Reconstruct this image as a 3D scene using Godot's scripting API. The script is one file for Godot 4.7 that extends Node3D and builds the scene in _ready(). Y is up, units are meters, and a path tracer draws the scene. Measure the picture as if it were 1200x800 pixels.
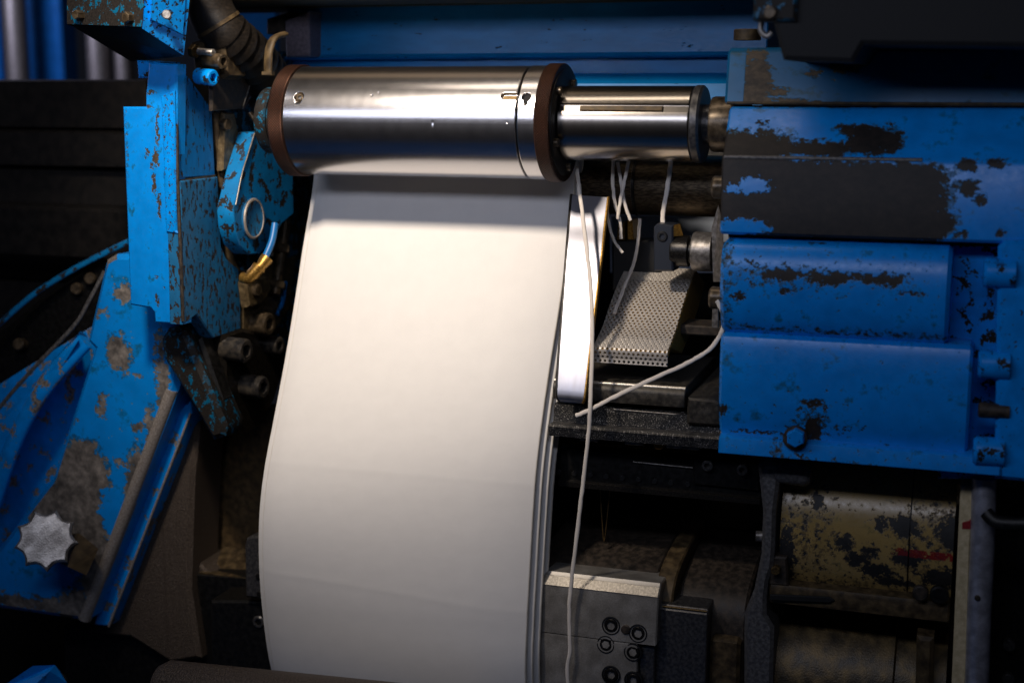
extends Node3D

var M := {}
var used := {}
var grain := {}


func _ready() -> void:
	# ---------------------------------------------------------------- camera, air, lamps
	var cam := Camera3D.new()
	cam.name = "camera"
	cam.position = Vector3(0.4732, 0.0428, 1.6015)
	cam.rotation = Vector3(deg_to_rad(-10.2), deg_to_rad(18.6), 0)
	var lens := CameraAttributesPhysical.new()
	lens.frustum_focal_length = 50.0
	lens.frustum_focus_distance = 1.66
	lens.frustum_near = 0.05
	lens.frustum_far = 30.0
	lens.exposure_aperture = 3.2
	cam.attributes = lens
	cam.fov = 26.99
	cam.near = 0.05
	cam.far = 30.0
	add_child(cam)
	var we := WorldEnvironment.new()
	we.name = "air"
	var e := Environment.new()
	e.background_mode = Environment.BG_COLOR
	e.background_color = Color(0.055, 0.06, 0.08)
	e.tonemap_mode = Environment.TONE_MAPPER_LINEAR
	e.tonemap_exposure = 1.0
	e.sdfgi_enabled = true
	e.ssao_enabled = true
	e.ssil_enabled = true
	we.environment = e
	add_child(we)
	area_lamp("front_tube_lamp", Vector3(-0.14, 0.30, 0.94), Vector3(-0.14, -0.12, 0.0), Vector2(1.35, 0.11), Color(0.87, 0.90, 1.0), 0.36)
	area_lamp("ceiling_strip_lamp", Vector3(-0.10, 1.05, 0.12), Vector3(-0.15, 0.0, -0.02), Vector2(0.90, 0.10), Color(1.0, 0.93, 0.85), 0.20)
	area_lamp("hall_lamp", Vector3(-1.95, 0.5, -0.8), Vector3(-1.2, 0.1, -1.6), Vector2(0.5, 0.5), Color(0.86, 0.86, 1.0), 0.8)
	var work := SpotLight3D.new()
	work.name = "warm_work_lamp"
	work.light_color = Color(1.0, 0.94, 0.87)
	work.light_energy = 1.62
	work.light_size = 0.055
	work.spot_range = 8.0
	work.spot_attenuation = 2.0
	work.spot_angle = 32.0
	work.spot_angle_attenuation = 1.0
	work.shadow_enabled = true
	add_child(work)
	work.look_at_from_position(Vector3(-0.30, 0.58, 0.70), Vector3(-0.27, 0.02, 0.0), Vector3.UP)
	materials()
	surroundings()
	cross_beam()
	roller()
	sheets()
	left_bracket()
	left_details()
	lower_guard()
	lower_left()
	right_housing()
	middle_parts()
	lower_middle()
	worn_drum()
	cords()


func area_lamp(called: String, from: Vector3, to: Vector3, size: Vector2, color: Color, energy: float) -> void:
	var l := AreaLight3D.new()
	l.name = called
	l.area_size = size
	l.light_color = color
	l.light_energy = energy
	l.area_normalize_energy = true
	l.area_range = 8.0
	l.shadow_enabled = true
	add_child(l)
	l.look_at_from_position(from, to, Vector3.UP)


# -------------------------------------------------------------------- naming
func numbered(called: String) -> String:
	used[called] = used.get(called, -1) + 1
	return called if used[called] == 0 else "%s_%03d" % [called, used[called]]


func thing(called: String, label: String, category: String, at: Vector3, group := "") -> Node3D:
	var o := Node3D.new()
	o.name = numbered(called)
	o.position = at
	add_child(o)
	o.set_meta("label", label)
	o.set_meta("category", category)
	if group:
		o.set_meta("group", group)
	return o


func where(n: Node) -> Vector3:      # the place of a thing, a part or a sub-part
	var p := Vector3.ZERO
	while n is Node3D and n != self:
		p += (n as Node3D).position
		n = n.get_parent()
	return p


func part(called: String, st: SurfaceTool, m: Material, parent: Node3D) -> MeshInstance3D:
	var o := MeshInstance3D.new()
	o.name = called
	o.mesh = st.commit()
	o.material_override = m
	parent.add_child(o, true)
	o.position = -where(parent)
	return o


# -------------------------------------------------------------------- shapes
func begin() -> SurfaceTool:
	var st := SurfaceTool.new()
	st.begin(Mesh.PRIMITIVE_TRIANGLES)
	return st


func tri(st: SurfaceTool, p: Array, n: Array, uv: Array) -> void:
	var order := [0, 1, 2]
	if (p[1] - p[0]).cross(p[2] - p[0]).dot(n[0] + n[1] + n[2]) > 0.0:
		order = [0, 2, 1]
	for i in order:
		st.set_normal(n[i])
		st.set_uv(uv[i])
		st.add_vertex(p[i])


func quad(st: SurfaceTool, p: Array, n: Array, uv: Array) -> void:
	tri(st, [p[0], p[1], p[2]], [n[0], n[1], n[2]], [uv[0], uv[1], uv[2]])
	tri(st, [p[0], p[2], p[3]], [n[0], n[2], n[3]], [uv[0], uv[2], uv[3]])


# A flat outline drawn out to a depth: the front lies at local z = 0, the back at -depth, with chamfered rims.
func prism(st: SurfaceTool, outline: PackedVector2Array, xf: Transform3D, depth: float, bevel := 0.0015, crease := 38.0) -> void:
	var pts := outline
	if Geometry2D.is_polygon_clockwise(pts):
		pts = pts.duplicate()
		pts.reverse()
	var n := pts.size()
	var en := []
	var run := [0.0]
	for i in n:
		var d := (pts[(i + 1) % n] - pts[i])
		run.append(run[i] + d.length())
		d = d.normalized()
		en.append(Vector2(d.y, -d.x))
	var inner := PackedVector2Array()
	for i in n:
		var a: Vector2 = en[(i + n - 1) % n]
		var b: Vector2 = en[i]
		var m := a + b
		m = m / maxf(m.length_squared() * 0.5, 0.35)
		inner.append(pts[i] - m * bevel)
	var idx := Geometry2D.triangulate_polygon(inner)
	if idx.is_empty():
		inner = pts
		idx = Geometry2D.triangulate_polygon(pts)
	var at := func(v: Vector2, z: float) -> Vector3: return xf * Vector3(v.x, v.y, z)
	for side in [0, 1]:
		var z := 0.0 if side == 0 else -depth
		var nn: Vector3 = (xf.basis * Vector3(0, 0, 1 if side == 0 else -1)).normalized()
		for k in range(0, idx.size(), 3):
			var q := [inner[idx[k]], inner[idx[k + 1]], inner[idx[k + 2]]]
			tri(st, [at.call(q[0], z), at.call(q[1], z), at.call(q[2], z)], [nn, nn, nn], q)
	var cosine := cos(deg_to_rad(crease))
	for i in n:
		var j := (i + 1) % n
		var here: Vector2 = en[i]
		var na := here
		var nb := here
		var before: Vector2 = en[(i + n - 1) % n]
		var after: Vector2 = en[j]
		if before.dot(here) > cosine:
			na = (before + here).normalized()
		if after.dot(here) > cosine:
			nb = (after + here).normalized()
		var wa := (xf.basis * Vector3(na.x, na.y, 0)).normalized()
		var wb := (xf.basis * Vector3(nb.x, nb.y, 0)).normalized()
		var u0: float = run[i]
		var u1: float = run[i + 1]
		quad(st, [at.call(pts[i], -bevel), at.call(pts[j], -bevel), at.call(pts[j], bevel - depth), at.call(pts[i], bevel - depth)], [wa, wb, wb, wa],
			[Vector2(-bevel, u0), Vector2(-bevel, u1), Vector2(bevel - depth, u1), Vector2(bevel - depth, u0)])
		if bevel > 0.0:
			var fz := (xf.basis * Vector3(0, 0, 1)).normalized()
			var ca := (wa + fz).normalized()
			var cb := (wb + fz).normalized()
			quad(st, [at.call(inner[i], 0.0), at.call(inner[j], 0.0), at.call(pts[j], -bevel), at.call(pts[i], -bevel)], [ca, cb, cb, ca],
				[Vector2(0, u0), Vector2(0, u1), Vector2(-bevel, u1), Vector2(-bevel, u0)])
			ca = (wa - fz).normalized()
			cb = (wb - fz).normalized()
			quad(st, [at.call(inner[i], -depth), at.call(inner[j], -depth), at.call(pts[j], bevel - depth), at.call(pts[i], bevel - depth)], [ca, cb, cb, ca],
				[Vector2(-depth, u0), Vector2(-depth, u1), Vector2(bevel - depth, u1), Vector2(bevel - depth, u0)])


# An upright slab parallel to the roller: outline in (x, y), its front at z.
func slab(outline: Array, z: float, depth: float, bevel := 0.0015, st: SurfaceTool = null) -> SurfaceTool:
	st = st if st else begin()
	prism(st, PackedVector2Array(outline), Transform3D(Basis(), Vector3(0, 0, z)), depth, bevel)
	return st


# A profile in (z, y) drawn out along the roller's axis from x0 to x1.
func along(profile: Array, x0: float, x1: float, bevel := 0.0015, st: SurfaceTool = null, crease := 38.0) -> SurfaceTool:
	st = st if st else begin()
	var pts := PackedVector2Array()
	for p in profile:
		pts.append(Vector2(-p.x, p.y))
	prism(st, pts, Transform3D(Basis(Vector3(0, 0, -1), Vector3(0, 1, 0), Vector3(1, 0, 0)), Vector3(x1, 0, 0)), x1 - x0, bevel, crease)
	return st


func box(center: Vector3, size: Vector3, bevel := 0.0015, turn := Vector3.ZERO, st: SurfaceTool = null) -> SurfaceTool:
	st = st if st else begin()
	var h := size / 2
	var b := Basis.from_euler(turn)
	prism(st, PackedVector2Array([Vector2(-h.x, -h.y), Vector2(h.x, -h.y), Vector2(h.x, h.y), Vector2(-h.x, h.y)]), Transform3D(b, center + b * Vector3(0, 0, h.z)), size.z, bevel)
	return st


# Six-sided block from four corners of its front and four of its back, both in the same order round.
func block(f: Array, b: Array, st: SurfaceTool = null) -> SurfaceTool:
	st = st if st else begin()
	var mid := Vector3.ZERO
	for p in f + b:
		mid += p / (f.size() * 2)
	var faces := [f, b]
	for i in f.size():
		var j := (i + 1) % f.size()
		faces.append([f[i], f[j], b[j], b[i]])
	for q in faces:
		var c := Vector3.ZERO
		for p in q:
			c += p / q.size()
		for k in range(1, q.size() - 1):
			var n: Vector3 = (q[k] - q[0]).cross(q[k + 1] - q[0]).normalized()
			if n.dot(c - mid) < 0:
				n = -n
			tri(st, [q[0], q[k], q[k + 1]], [n, n, n], [Vector2(0, 0), Vector2(1, 0), Vector2(1, 1)])
	return st


func pointing(origin: Vector3, dir: Vector3) -> Transform3D:      # y runs along dir
	var y := dir.normalized()
	var x := y.cross(Vector3(0.31, 0.2, 0.93)).normalized()
	return Transform3D(Basis(x, y, x.cross(y)), origin)


# A profile of (radius, height) turned round local y.
func lathe(profile: Array, xf: Transform3D, segs := 32, st: SurfaceTool = null, crease := 35.0) -> SurfaceTool:
	st = st if st else begin()
	var n := profile.size()
	var en := []
	var run := [0.0]
	for i in n - 1:
		var d: Vector2 = profile[i + 1] - profile[i]
		run.append(run[i] + d.length())
		d = d.normalized()
		en.append(Vector2(d.y, -d.x))
	for i in n - 1:
		var na: Vector2 = en[i]
		var nb: Vector2 = en[i]
		if i > 0 and en[i - 1].dot(en[i]) > cos(deg_to_rad(crease)):
			na = (en[i - 1] + en[i]).normalized()
		if i < n - 2 and en[i + 1].dot(en[i]) > cos(deg_to_rad(crease)):
			nb = (en[i + 1] + en[i]).normalized()
		for k in segs:
			var p := []
			var nn := []
			var uv := []
			for q in [[k, i, na], [k + 1, i, na], [k + 1, i + 1, nb], [k, i + 1, nb]]:
				var a: float = TAU * q[0] / segs
				var v: Vector2 = profile[q[1]]
				p.append(xf * Vector3(v.x * cos(a), v.y, v.x * sin(a)))
				nn.append((xf.basis * Vector3(q[2].x * cos(a), q[2].y, q[2].x * sin(a))).normalized())
				uv.append(Vector2(run[q[1]], a))
			if p[0].is_equal_approx(p[1]):
				tri(st, [p[0], p[2], p[3]], [nn[0], nn[2], nn[3]], [uv[0], uv[2], uv[3]])
			elif p[2].is_equal_approx(p[3]):
				tri(st, [p[0], p[1], p[2]], [nn[0], nn[1], nn[2]], [uv[0], uv[1], uv[2]])
			else:
				quad(st, p, nn, uv)
	return st


func smooth_path(pts: Array, steps := 6) -> Array:
	var out := []
	var n := pts.size()
	for i in n - 1:
		for k in steps:
			out.append(pts[i].cubic_interpolate(pts[i + 1], pts[maxi(i - 1, 0)], pts[mini(i + 2, n - 1)], float(k) / steps))
	out.append(pts[n - 1])
	return out


# A round or flattened rope along a path; the path may change radius along the way.
func rope(path: Array, radius: float, flat := 1.0, segs := 10, st: SurfaceTool = null, radii: Array = []) -> SurfaceTool:
	st = st if st else begin()
	var n := path.size()
	var side := Vector3(1, 0.1, 0.2)
	var rings := []
	var run := 0.0
	for i in n:
		var t: Vector3 = (path[mini(i + 1, n - 1)] - path[maxi(i - 1, 0)]).normalized()
		side = (side - t * side.dot(t)).normalized()
		var up := t.cross(side)
		var ring := []
		if i:
			run += path[i].distance_to(path[i - 1])
		var r: float = radii[i] if radii else radius
		for k in segs + 1:
			var a := TAU * k / segs
			var nn := (side * cos(a) * flat + up * sin(a)).normalized()
			ring.append([path[i] + side * cos(a) * r + up * sin(a) * r * flat, nn, Vector2(run, a * radius)])
		rings.append(ring)
	for i in n - 1:
		for k in segs:
			var q := [rings[i][k], rings[i][k + 1], rings[i + 1][k + 1], rings[i + 1][k]]
			quad(st, [q[0][0], q[1][0], q[2][0], q[3][0]], [q[0][1], q[1][1], q[2][1], q[3][1]], [q[0][2], q[1][2], q[2][2], q[3][2]])
	for end in [0, n - 1]:
		var nn: Vector3 = (path[0] - path[1]).normalized() if end == 0 else (path[n - 1] - path[n - 2]).normalized()
		for k in segs:
			tri(st, [path[end], rings[end][k][0], rings[end][k + 1][0]], [nn, nn, nn], [Vector2.ZERO, Vector2.ZERO, Vector2.ZERO])
	return st


# Rows of points joined into a sheet with smooth normals.
func lattice(rows: Array, uvs: Array, facing: Vector3, st: SurfaceTool = null) -> SurfaceTool:
	st = st if st else begin()
	var h := rows.size()
	var w: int = rows[0].size()
	var normals := []
	for i in h:
		var row := []
		for j in w:
			var a: Vector3 = rows[i][mini(j + 1, w - 1)] - rows[i][maxi(j - 1, 0)]
			var b: Vector3 = rows[mini(i + 1, h - 1)][j] - rows[maxi(i - 1, 0)][j]
			var nn := a.cross(b).normalized()
			row.append(nn)
		normals.append(row)
	var flip := -1.0 if normals[h / 2][w / 2].dot(facing) < 0 else 1.0
	for i in h - 1:
		for j in w - 1:
			var c := [[i, j], [i, j + 1], [i + 1, j + 1], [i + 1, j]]
			quad(st, c.map(func(q): return rows[q[0]][q[1]]), c.map(func(q): return normals[q[0]][q[1]] * flip), c.map(func(q): return uvs[q[0]][q[1]]))
	return st


# A cap screw with a hexagonal socket, its face at `face`, pointing along dir.
func cap_screw(called: String, face: Vector3, dir: Vector3, r: float, long: float, m: Material, parent: Node3D) -> MeshInstance3D:
	var xf := pointing(face, dir)
	var st := lathe([Vector2(r, -long), Vector2(r, -r * 0.16), Vector2(r * 0.84, 0), Vector2(r * 0.6, 0)], xf, 28)
	var hx := r * 0.52
	for k in 24:      # the flat ring between the rim and the socket
		var a := TAU * k / 24
		var b := TAU * (k + 1) / 24
		var ra := hx / cos(fposmod(a, PI / 3) - PI / 6)
		var rb := hx / cos(fposmod(b - 0.0001, PI / 3) - PI / 6)
		var up := xf.basis.y
		var o := [Vector3(r * 0.6 * cos(a), 0, r * 0.6 * sin(a)), Vector3(r * 0.6 * cos(b), 0, r * 0.6 * sin(b)), Vector3(rb * cos(b) * 0.98, 0, rb * sin(b) * 0.98), Vector3(ra * cos(a) * 0.98, 0, ra * sin(a) * 0.98)]
		var z := [Vector2.ZERO, Vector2.ZERO, Vector2.ZERO, Vector2.ZERO]
		quad(st, o.map(func(v): return xf * v), [up, up, up, up], z)
		var inward := -(xf.basis * Vector3(cos((a + b) / 2), 0, sin((a + b) / 2)))
		var low := Vector3(0, -r * 0.7, 0)
		quad(st, [xf * o[3], xf * o[2], xf * (o[2] + low), xf * (o[3] + low)], [inward, inward, inward, inward], z)
		tri(st, [xf * (o[3] + low), xf * (o[2] + low), xf * low], [up, up, up], [Vector2.ZERO, Vector2.ZERO, Vector2.ZERO])
	return part(called, st, m, parent)


func disc_bolt(called: String, face: Vector3, dir: Vector3, r: float, long: float, m: Material, parent: Node3D) -> MeshInstance3D:
	return part(called, lathe([Vector2(r, -long), Vector2(r, -r * 0.18), Vector2(r * 0.82, 0), Vector2(0, 0)], pointing(face, dir), 24), m, parent)


func hex_head(called: String, face: Vector3, dir: Vector3, r: float, long: float, m: Material, parent: Node3D) -> MeshInstance3D:
	var xf := pointing(face, dir)
	var st := begin()
	var pts := PackedVector2Array()
	for k in 6:
		pts.append(Vector2.from_angle(PI / 3 * k) * r)
	prism(st, pts, Transform3D(Basis(xf.basis.z, xf.basis.x, xf.basis.y), face), long, r * 0.1)
	return part(called, st, m, parent)


func arc(center: Vector2, r: float, from: float, to: float, steps: int) -> Array:
	var out := []
	for k in steps + 1:
		out.append(center + Vector2.from_angle(deg_to_rad(lerpf(from, to, float(k) / steps))) * r)
	return out

# -------------------------------------------------------------------- materials
func noise_bytes(size: int, sd: int, freq: float, octaves := 4, kind := FastNoiseLite.TYPE_SIMPLEX_SMOOTH) -> PackedByteArray:
	var f := FastNoiseLite.new()
	f.seed = sd
	f.frequency = freq
	f.noise_type = kind
	f.fractal_octaves = octaves
	f.fractal_gain = 0.55
	var im := f.get_seamless_image(size, size, false, false, 0.12)
	im.convert(Image.FORMAT_L8)
	return im.get_data()


func texture(size: int, data: PackedByteArray, format := Image.FORMAT_RGB8) -> ImageTexture:
	return ImageTexture.create_from_image(Image.create_from_data(size, size, false, format, data))


func byte(v: float) -> int:
	return clampi(int(v * 255.0), 0, 255)


# Paint over bare metal. Chips are where two noises pass a threshold, so they have ragged outlines, and an edge of primer shows round them.
func paint(sd: int, freq: float, chips: float, metres: Vector3, base: Color, bare: Color, gloss := 0.36, chip_noise: PackedByteArray = PackedByteArray()) -> StandardMaterial3D:
	var n := 512
	var big := noise_bytes(n, sd, freq, 4) if chip_noise.is_empty() else chip_noise
	var fine := noise_bytes(n, sd + 7, 0.09, 3)
	var tone := noise_bytes(n, sd + 13, 0.012, 5)
	var col := PackedByteArray()
	col.resize(n * n * 3)
	var two := PackedByteArray()      # relief in red, roughness in green
	two.resize(n * n * 3)
	var thin := base.lerp(bare, 0.35)
	for i in n * n:
		var m := big[i] / 255.0 * 0.74 + fine[i] / 255.0 * 0.26
		var c: Color
		if m > chips:
			c = bare * (0.55 + fine[i] / 255.0 * 0.9)
			two[i * 3] = 70 + fine[i] / 5
			two[i * 3 + 1] = 150 + fine[i] / 5
		elif m > chips - 0.014:
			c = thin
			two[i * 3] = 170
			two[i * 3 + 1] = 150
		else:
			c = base * (0.91 + tone[i] / 255.0 * 0.18)
			two[i * 3] = 222 + tone[i] / 12
			two[i * 3 + 1] = byte(gloss + (fine[i] - 128) / 255.0 * 0.16)
		col[i * 3] = byte(c.r)
		col[i * 3 + 1] = byte(c.g)
		col[i * 3 + 2] = byte(c.b)
	var m := StandardMaterial3D.new()
	m.albedo_texture = texture(n, col)
	var both := texture(n, two)
	m.roughness_texture = both
	m.roughness_texture_channel = BaseMaterial3D.TEXTURE_CHANNEL_GREEN
	m.roughness = 1.0
	m.heightmap_enabled = true
	m.heightmap_texture = both
	m.heightmap_scale = 0.05
	m.uv1_triplanar = true
	m.uv1_triplanar_sharpness = 6.0
	m.uv1_scale = Vector3(1.0 / metres.x, 1.0 / metres.y, 1.0 / metres.z)
	m.metallic_specular = 0.38
	return m


# Metal or cast iron whose colour wanders between two tones, with relief.
func mottled(sd: int, freq: float, a: Color, b: Color, metres: Vector3, rough: Vector2, metal: float, relief := 0.03, specks := 0.0, speck := Color(0.6, 0.55, 0.48)) -> StandardMaterial3D:
	var n := 512
	var kind: int = 0 if freq < 0.0135 else (1 if freq < 0.018 else (2 if freq < 0.027 else (3 if freq < 0.05 else 4)))
	if not grain.has(kind):
		var made := [noise_bytes(n, 70 + kind, [0.010, 0.015, 0.02, 0.032, 0.06][kind], 5), noise_bytes(n, 80 + kind, 0.16, 3)]
		var two := PackedByteArray()      # relief in red, roughness in green
		two.resize(n * n * 3)
		for i in n * n:
			var v: float = made[0][i] / 255.0 * 0.5 + made[1][i] / 255.0 * 0.5
			two[i * 3] = byte(v)
			two[i * 3 + 1] = byte(0.62 + v * 0.5)
		made.append(texture(n, two))
		grain[kind] = made
	var big: PackedByteArray = grain[kind][0]
	var fine: PackedByteArray = grain[kind][1]
	var col := PackedByteArray()
	col.resize(n * n * 3)
	for i in n * n:
		var g := clampf((big[i] / 255.0 - 0.2) * 1.66, 0, 1)
		var f := fine[i] / 255.0
		var c := a.lerp(b, g) * (0.90 + f * 0.20)
		if specks > 0.0 and f > 1.0 - specks:
			c = speck * (0.6 + g * 0.5)
		col[i * 3] = byte(c.r)
		col[i * 3 + 1] = byte(c.g)
		col[i * 3 + 2] = byte(c.b)
	var m := StandardMaterial3D.new()
	m.albedo_texture = texture(n, col)
	m.roughness_texture = grain[kind][2]
	m.roughness_texture_channel = BaseMaterial3D.TEXTURE_CHANNEL_GREEN
	m.roughness = minf(1.0, (rough.x + rough.y) * 0.58)
	m.metallic = metal
	m.metallic_specular = 0.5
	if relief > 0:
		m.heightmap_enabled = true
		m.heightmap_texture = grain[kind][2]
		m.heightmap_scale = relief
	m.uv1_triplanar = true
	m.uv1_triplanar_sharpness = 6.0
	m.uv1_scale = Vector3(1.0 / metres.x, 1.0 / metres.y, 1.0 / metres.z)
	m.uv1_offset = Vector3(sd * 0.137, sd * 0.311, sd * 0.071)
	return m


# Turned or brushed steel: fine lines that run along v of the part's own uv, given in metres.
func brushed(sd: int, tint: Color, rough: float, deep: float, per_metre: Vector2, spread := 0.1) -> StandardMaterial3D:
	var n := 512
	var f := FastNoiseLite.new()
	f.seed = sd
	f.frequency = 0.35
	f.fractal_octaves = 3
	var cloud := noise_bytes(n, sd + 5, 0.012, 4)
	var two := PackedByteArray()
	two.resize(n * n * 3)
	for y in n:
		for x in n:
			var i := y * n + x
			two[i * 3] = byte(0.5 + 0.5 * f.get_noise_2d(x, y * 0.012))
			two[i * 3 + 1] = byte(rough + (cloud[i] / 255.0 - 0.5) * spread * 2.0 + (two[i * 3] / 255.0 - 0.5) * spread)
	var m := StandardMaterial3D.new()
	m.albedo_color = tint
	m.metallic = 1.0
	m.roughness = 1.0
	var both := texture(n, two)
	m.roughness_texture = both
	m.roughness_texture_channel = BaseMaterial3D.TEXTURE_CHANNEL_GREEN
	m.heightmap_enabled = true
	m.heightmap_texture = both
	m.heightmap_scale = deep
	m.uv1_scale = Vector3(per_metre.x, per_metre.y, 1)
	return m


func plain(c: Color, rough: float, metal := 0.0) -> StandardMaterial3D:
	var m := StandardMaterial3D.new()
	m.albedo_color = c
	m.roughness = rough
	m.metallic = metal
	return m


# Paint with chips of given outline. Each chip is [u, v, half width, half height, squareness]; u and v run 0 to 1 over the area.
func marked_paint(sd: int, w: int, h: int, chips: Array, base: Color, bare: Color, rag: float, small: float, area: Vector2, offset: Vector2, gloss := 0.36, smear: Array = []) -> StandardMaterial3D:
	var f := FastNoiseLite.new()
	f.seed = sd
	f.frequency = 0.034
	f.fractal_octaves = 6
	f.fractal_gain = 0.72
	var g := FastNoiseLite.new()
	g.seed = sd + 4
	g.frequency = 0.01
	g.fractal_octaves = 5
	var one := f.get_image(w, h, false, false, true)
	one.convert(Image.FORMAT_L8)
	var rough_noise := one.get_data()
	var soft := g.get_image(w, h, false, false, false)
	soft.convert(Image.FORMAT_L8)
	var tone := soft.get_data()
	var field := PackedFloat32Array()
	field.resize(w * h)
	field.fill(-1.0)
	var warp := 17.0      # chips are torn outlines, so where they are measured wanders
	for c in chips:
		var x0 := maxi(0, int((c[0] - c[2] * 1.5) * w))
		var x1 := mini(w, int((c[0] + c[2] * 1.5) * w) + 1)
		var y0 := maxi(0, int((c[1] - c[3] * 1.5) * h))
		var y1 := mini(h, int((c[1] + c[3] * 1.5) * h) + 1)
		for y in range(y0, y1):
			for x in range(x0, x1):
				var i := y * w + x
				var ox := (rough_noise[(i + 40 * w + 91) % (w * h)] / 255.0 - 0.5) * warp * 2.0
				var oy := (rough_noise[(i + 97 * w + 13) % (w * h)] / 255.0 - 0.5) * warp * 2.0
				var dx := absf(((x + ox) / w - c[0]) / c[2])
				var dy := absf(((y + oy) / h - c[1]) / c[3])
				var d := 1.0 - (pow(dx, c[4]) + pow(dy, c[4]))
				if c.size() > 6:      # only thinned here, so it flakes off in grains
					field[i] = maxf(field[i], -0.30 - 0.4 * (1.0 - clampf(d, 0, 1)))
				elif c.size() > 5:
					if d > 0.0:
						field[i] = minf(field[i], -d * 3.0)
				elif d > field[i]:
					field[i] = d
	var col := PackedByteArray()
	col.resize(w * h * 3)
	var two := PackedByteArray()
	two.resize(w * h * 3)
	for i in w * h:
		var r := rough_noise[i] / 255.0 - 0.5
		var v := clampf(field[i], -1, 1) * 0.8 + r * rag
		var c: Color
		if v > 0.0 or r > small:
			c = bare * (0.6 + tone[i] / 255.0 * 0.55 + r * 0.8)
			two[i * 3] = 80
			two[i * 3 + 1] = 165
		elif v > -0.05 or r > small - 0.02:
			c = base.lerp(Color(0.42, 0.36, 0.27), 0.55)
			two[i * 3] = 160
			two[i * 3 + 1] = 150
		elif v > -0.34 + r * 0.9 and rough_noise[(i + 61 * w) % (w * h)] > 120:      # grime ground in round the chips
			c = base.lerp(Color(0.13, 0.11, 0.08), 0.38)
			two[i * 3] = 226
			two[i * 3 + 1] = byte(gloss + 0.15)
		else:
			c = base * (0.90 + tone[i] / 255.0 * 0.2)
			c = c.lerp(base * 0.55 + Color(0.05, 0.08, 0.05), smoothstep(0.62, 0.95, tone[i] / 255.0 + r * 0.5))      # oil and rubbed-in dirt
			two[i * 3] = 225
			two[i * 3 + 1] = byte(gloss + r * 0.2)
		if smear:
			var sx: float = absf(float(i % w) / w - smear[0]) / smear[2]
			var sy: float = absf(float(i / w) / h - smear[1] + r * 0.012) / smear[3]
			if sx < 1.0 + r * 0.5 and sy < 1.0 and r > -0.12:
				c = c.lerp(Color(0.48, 0.05, 0.07), 0.8)
		col[i * 3] = byte(c.r)
		col[i * 3 + 1] = byte(c.g)
		col[i * 3 + 2] = byte(c.b)
	var m := StandardMaterial3D.new()
	m.albedo_texture = ImageTexture.create_from_image(Image.create_from_data(w, h, false, Image.FORMAT_RGB8, col))
	var both := ImageTexture.create_from_image(Image.create_from_data(w, h, false, Image.FORMAT_RGB8, two))
	m.roughness_texture = both
	m.roughness_texture_channel = BaseMaterial3D.TEXTURE_CHANNEL_GREEN
	m.roughness = 1.0
	m.heightmap_enabled = true
	m.heightmap_texture = both
	m.heightmap_scale = 0.05
	m.uv1_scale = Vector3(1.0 / area.x, 1.0 / area.y, 1)
	m.uv1_offset = Vector3(offset.x / area.x, offset.y / area.y, 0)
	return m


func cloth() -> StandardMaterial3D:
	var n := 512
	var fine := noise_bytes(n, 91, 0.3, 2)
	var tone := noise_bytes(n, 95, 0.01, 5)
	var col := PackedByteArray()
	col.resize(n * n * 3)
	var rel := PackedByteArray()
	rel.resize(n * n)
	for y in n:
		for x in n:
			var i := y * n + x
			var weave := 0.5 + 0.25 * sin(x * TAU / 4.0) + 0.25 * sin(y * TAU / 4.0)
			var c := Color(0.89, 0.875, 0.855) * (0.965 + (fine[i] / 255.0 - 0.5) * 0.10 + (tone[i] / 255.0 - 0.5) * 0.02 + (weave - 0.5) * 0.06)
			if fine[i] > 246 and tone[i] > 150:
				c = Color(0.62, 0.58, 0.54)
			col[i * 3] = byte(c.r)
			col[i * 3 + 1] = byte(c.g)
			col[i * 3 + 2] = byte(c.b)
			rel[i] = byte(weave * 0.6 + fine[i] / 255.0 * 0.4)
	var m := StandardMaterial3D.new()
	m.albedo_texture = texture(n, col)
	m.roughness = 0.72
	m.heightmap_enabled = true
	m.heightmap_texture = texture(n, rel, Image.FORMAT_L8)
	m.heightmap_scale = 0.02
	m.uv1_scale = Vector3(7.0, 7.0, 1)
	m.rim_enabled = true
	m.rim = 0.2
	return m


func knurl() -> StandardMaterial3D:
	var n := 256
	var rel := PackedByteArray()
	rel.resize(n * n)
	var tone := noise_bytes(n, 41, 0.02, 4)
	var col := PackedByteArray()
	col.resize(n * n * 3)
	for y in n:
		for x in n:
			var i := y * n + x
			var a := absf(fposmod((x + y) / 32.0, 1.0) - 0.5) * 2.0
			var b := absf(fposmod((x - y) / 32.0, 1.0) - 0.5) * 2.0
			rel[i] = byte(minf(a, b))
			var c := Color(0.33, 0.20, 0.135).lerp(Color(0.07, 0.04, 0.03), clampf(1.0 - minf(a, b) * 1.6, 0, 1)) * (0.7 + tone[i] / 255.0 * 0.6)
			col[i * 3] = byte(c.r)
			col[i * 3 + 1] = byte(c.g)
			col[i * 3 + 2] = byte(c.b)
	var m := StandardMaterial3D.new()
	m.albedo_texture = texture(n, col)
	m.metallic = 0.75
	m.roughness = 0.42
	m.heightmap_enabled = true
	m.heightmap_texture = texture(n, rel, Image.FORMAT_L8)
	m.heightmap_scale = 0.08
	return m


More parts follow.
